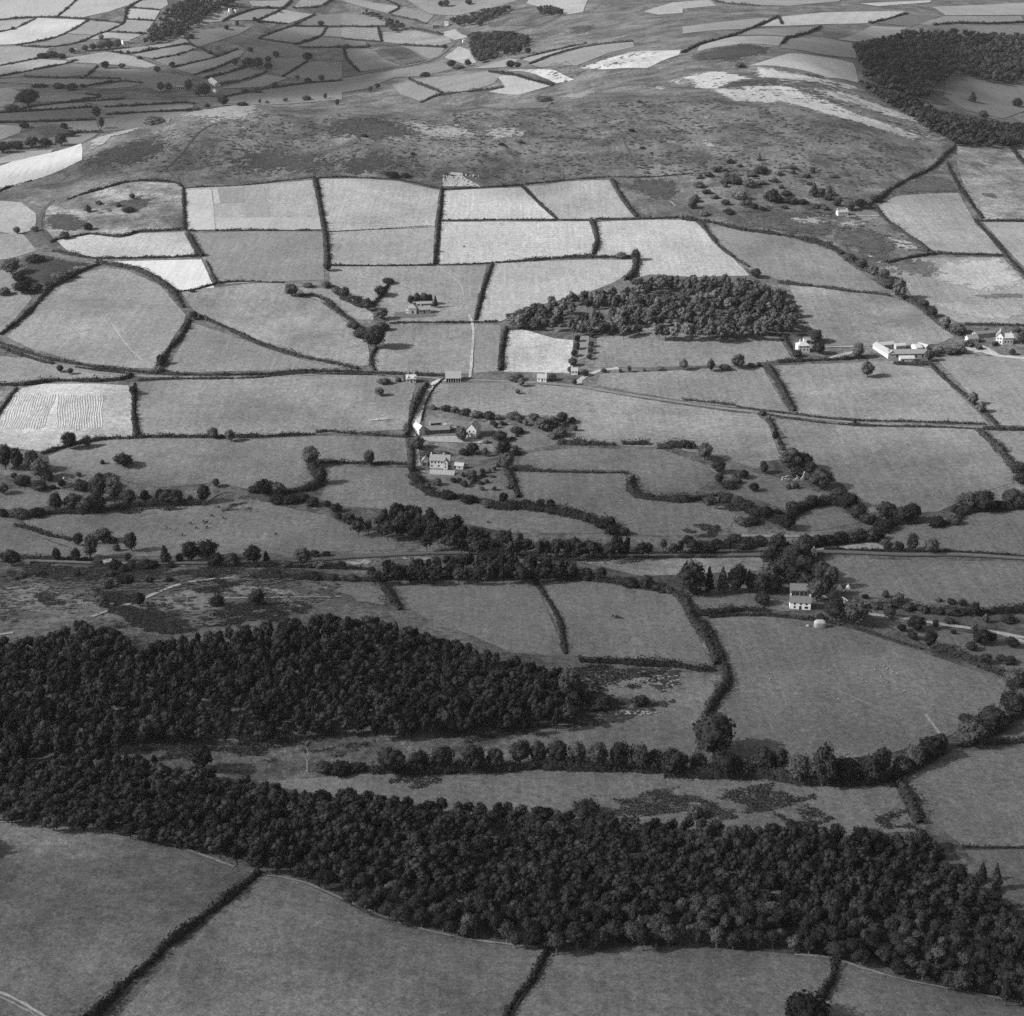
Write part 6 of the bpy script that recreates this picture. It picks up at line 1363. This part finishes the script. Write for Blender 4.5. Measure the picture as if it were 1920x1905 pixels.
# ------------------------------------------------------------------ the countryside goes on beside the view: more fields, hedges and wood
def edge(y):
    z = 20.0; return 960 / FPX * (y * CP + (CAMZ - z) * SP) + 6
YS = [300, 395, 470, 560, 680, 800, 930, 1080, 1240, 1420, 1620]
rr = random.Random(77); LEAF_OUT = LEAF['hedge']
for sd in (-1, 1):
    jit = {}
    def pt(i, j):
        if (i, j) not in jit:
            y = YS[i] + (rr.uniform(-22, 22) if j else 0); jit[(i, j)] = np.array([sd * (edge(y) + (0, 115, 250, 400)[j] + (rr.uniform(-25, 25) if j else 0)), y])
        return jit[(i, j)]
    for i in range(len(YS) - 1):
        for j in range(2):
            q = np.array([pt(i, j), pt(i, j + 1), pt(i + 1, j + 1), pt(i + 1, j)])
            if i in (1, 2) and (sd > 0 or i == 2) and j < 1:
                x0, y0 = q.min(0); x1, y1 = q.max(0); it = []
                for _ in range(int((x1 - x0) * (y1 - y0) / 30)):
                    x, y = rr.uniform(x0, x1), rr.uniform(y0, y1)
                    if inpoly(np.array(x), np.array(y), q): it.append((x, y, float(hgt(x, y)), rr.uniform(6, 9), 5.1 * rr.uniform(.8, 1.4)))
                mass('outlying_wood', it, lod=LOW2); continue
            c = q.mean(0); drape('field', c + (q - c) * .985, .10, field_mat(round(lin(rr.choice([132, 138, 142, 150, 158, 170]) * (1 if i < 6 else 1.06)) * ALB, 3), .2, fine=.2, seed=rr.randrange(5)), rag=.5)
            for a, b in ((pt(i, j + 1), pt(i + 1, j + 1)), (pt(i + 1, j), pt(i + 1, j + 1))):
                h = hedge(np.array([a, (a + b) / 2 + (rr.uniform(-4, 4), rr.uniform(-4, 4)), b]), 3.4, 2.4, 'x' * rr.randrange(5, 60), dens=.3, name='outlying_hedge')
                for k in ('label', 'category'): del h[k]
                h['kind'] = 'stuff'
# ------------------------------------------------------------------ clouds high overhead, whose shadows lie across the valley
def cloud(shadow, alt, thick, dens, seed):
    """a flat cumulus bank whose shadow falls on the ground outline given (world metres)"""
    r = np.random.default_rng(seed); sh = np.array(shadow, float); k = alt / -LDIR.z
    cx, cy = -LDIR.x * k, -LDIR.y * k; sh = sh + (cx, cy)
    c = sh.mean(0); R = np.linalg.norm(sh - c, axis=1).max(); n_ = 64
    gx_, gy_ = np.meshgrid(np.linspace(sh[:, 0].min() - 120, sh[:, 0].max() + 120, n_), np.linspace(sh[:, 1].min() - 120, sh[:, 1].max() + 120, n_))
    x, y = gx_.ravel(), gy_.ravel(); a, b = sh, np.roll(sh, -1, 0); ab = b - a; dm = np.full(len(x), 1e9); q = np.stack([x, y], 1)
    for i in range(len(a)):
        t = np.clip(((q - a[i]) @ ab[i]) / (ab[i] @ ab[i]), 0, 1); dm = np.minimum(dm, np.linalg.norm(q - a[i] - t[:, None] * ab[i], axis=1))
    ins = inpoly(x, y, sh); sd = np.where(ins, dm, -dm) + np.array([mnoise.fractal(Vector((px / 190, py / 190, seed)), .9, 2, 4) * 75 for px, py in q])
    th = thick * np.clip(sd / 150, 0, 1) ** .9 * (1 + .3 * np.array([mnoise.noise(Vector((px / 110, py / 110, seed + 9))) for px, py in q]))
    th = np.maximum(th, 0).reshape(n_, n_); idx = np.arange(n_ * n_).reshape(n_, n_); live = (th[:-1, :-1] > 0) | (th[1:, :-1] > 0) | (th[:-1, 1:] > 0) | (th[1:, 1:] > 0)
    th[0], th[-1], th[:, 0], th[:, -1] = 0, 0, 0, 0
    top = np.column_stack([x, y, alt + th.ravel() * .8 + .5]); bot = np.column_stack([x, y, alt - th.ravel() * .2 - .5]); N2 = n_ * n_; F = []
    edges = {}
    for i in range(n_ - 1):
        for j in range(n_ - 1):
            if live[i, j]:
                f = (idx[i, j], idx[i, j + 1], idx[i + 1, j + 1], idx[i + 1, j]); F.append(f); F.append(tuple(v + N2 for v in f[::-1]))
                for e in zip(f, f[1:] + f[:1]): edges[e] = 1
    for (u, v) in edges:
        if (v, u) not in edges: F.append((u, u + N2, v + N2, v))
    V = np.concatenate([top, bot]); used = sorted({v for f in F for v in f}); mp = {v: i for i, v in enumerate(used)}
    m = newmat('cloud_vapour'); t = m.node_tree; t.nodes.clear(); o = t.nodes.new('ShaderNodeOutputMaterial'); pv = t.nodes.new('ShaderNodeVolumePrincipled'); pv.inputs['Color'].default_value = (.9, .9, .9, 1); pv.inputs['Density'].default_value = dens; pv.inputs['Anisotropy'].default_value = .5
    t.links.new(pv.outputs[0], o.inputs['Volume'])
    return tag(obj('cloud', mesh('cloud', V[used], [tuple(mp[v] for v in f) for f in F], m, True)), kind='structure')
def G(s): return hits(T(s))
near = np.vstack([G("P 0,820 300,812 560,800 760,798 900,788 1060,762 1240,752 1420,775 1560,835 1750,860 1900,895"), [[720, 1030], [800, 200], [500, 120], [-500, 120], [-800, 300], [-680, 1040]]])
cloud(near, 950, 90, .0041, 3)
cloud(G("A -60,400 300,350 560,340 900,360 1300,200 1500,150 2100,170 2500,280 2400,440 1900,540 1500,585 1150,600 700,700 300,800 -60,820"), 900, 80, .016, 5)
cloud(G("P 1580,100 1640,70 1760,52 1960,62 1960,262 1840,232 1740,200 1640,150"), 900, 80, .010, 7)
cloud(G("P 120,320 260,262 420,232 640,240 860,250 1080,250 1250,280 1150,322 940,328 740,318 480,325 300,338"), 900, 70, .012, 9)
# ------------------------------------------------------------------ haze
zmin, zmax = float(GZ.min()) - 1.5, max(375.0, float(GZ.max()) + 8)
v, f = bxm(GX[0] - 30, GX[-1] + 30, GY[0] - 30, GY[-1] + 30, zmin, zmax)
hm = newmat('haze_air'); t = hm.node_tree; t.nodes.clear(); o = t.nodes.new('ShaderNodeOutputMaterial'); pv = t.nodes.new('ShaderNodeVolumePrincipled'); pv.inputs['Color'].default_value = (.95, .95, .95, 1); pv.inputs['Density'].default_value = 1.5e-5; pv.inputs['Anisotropy'].default_value = .3
t.links.new(pv.outputs[0], o.inputs['Volume']); tag(obj('haze', mesh('haze', v, f, hm)), kind='stuff')
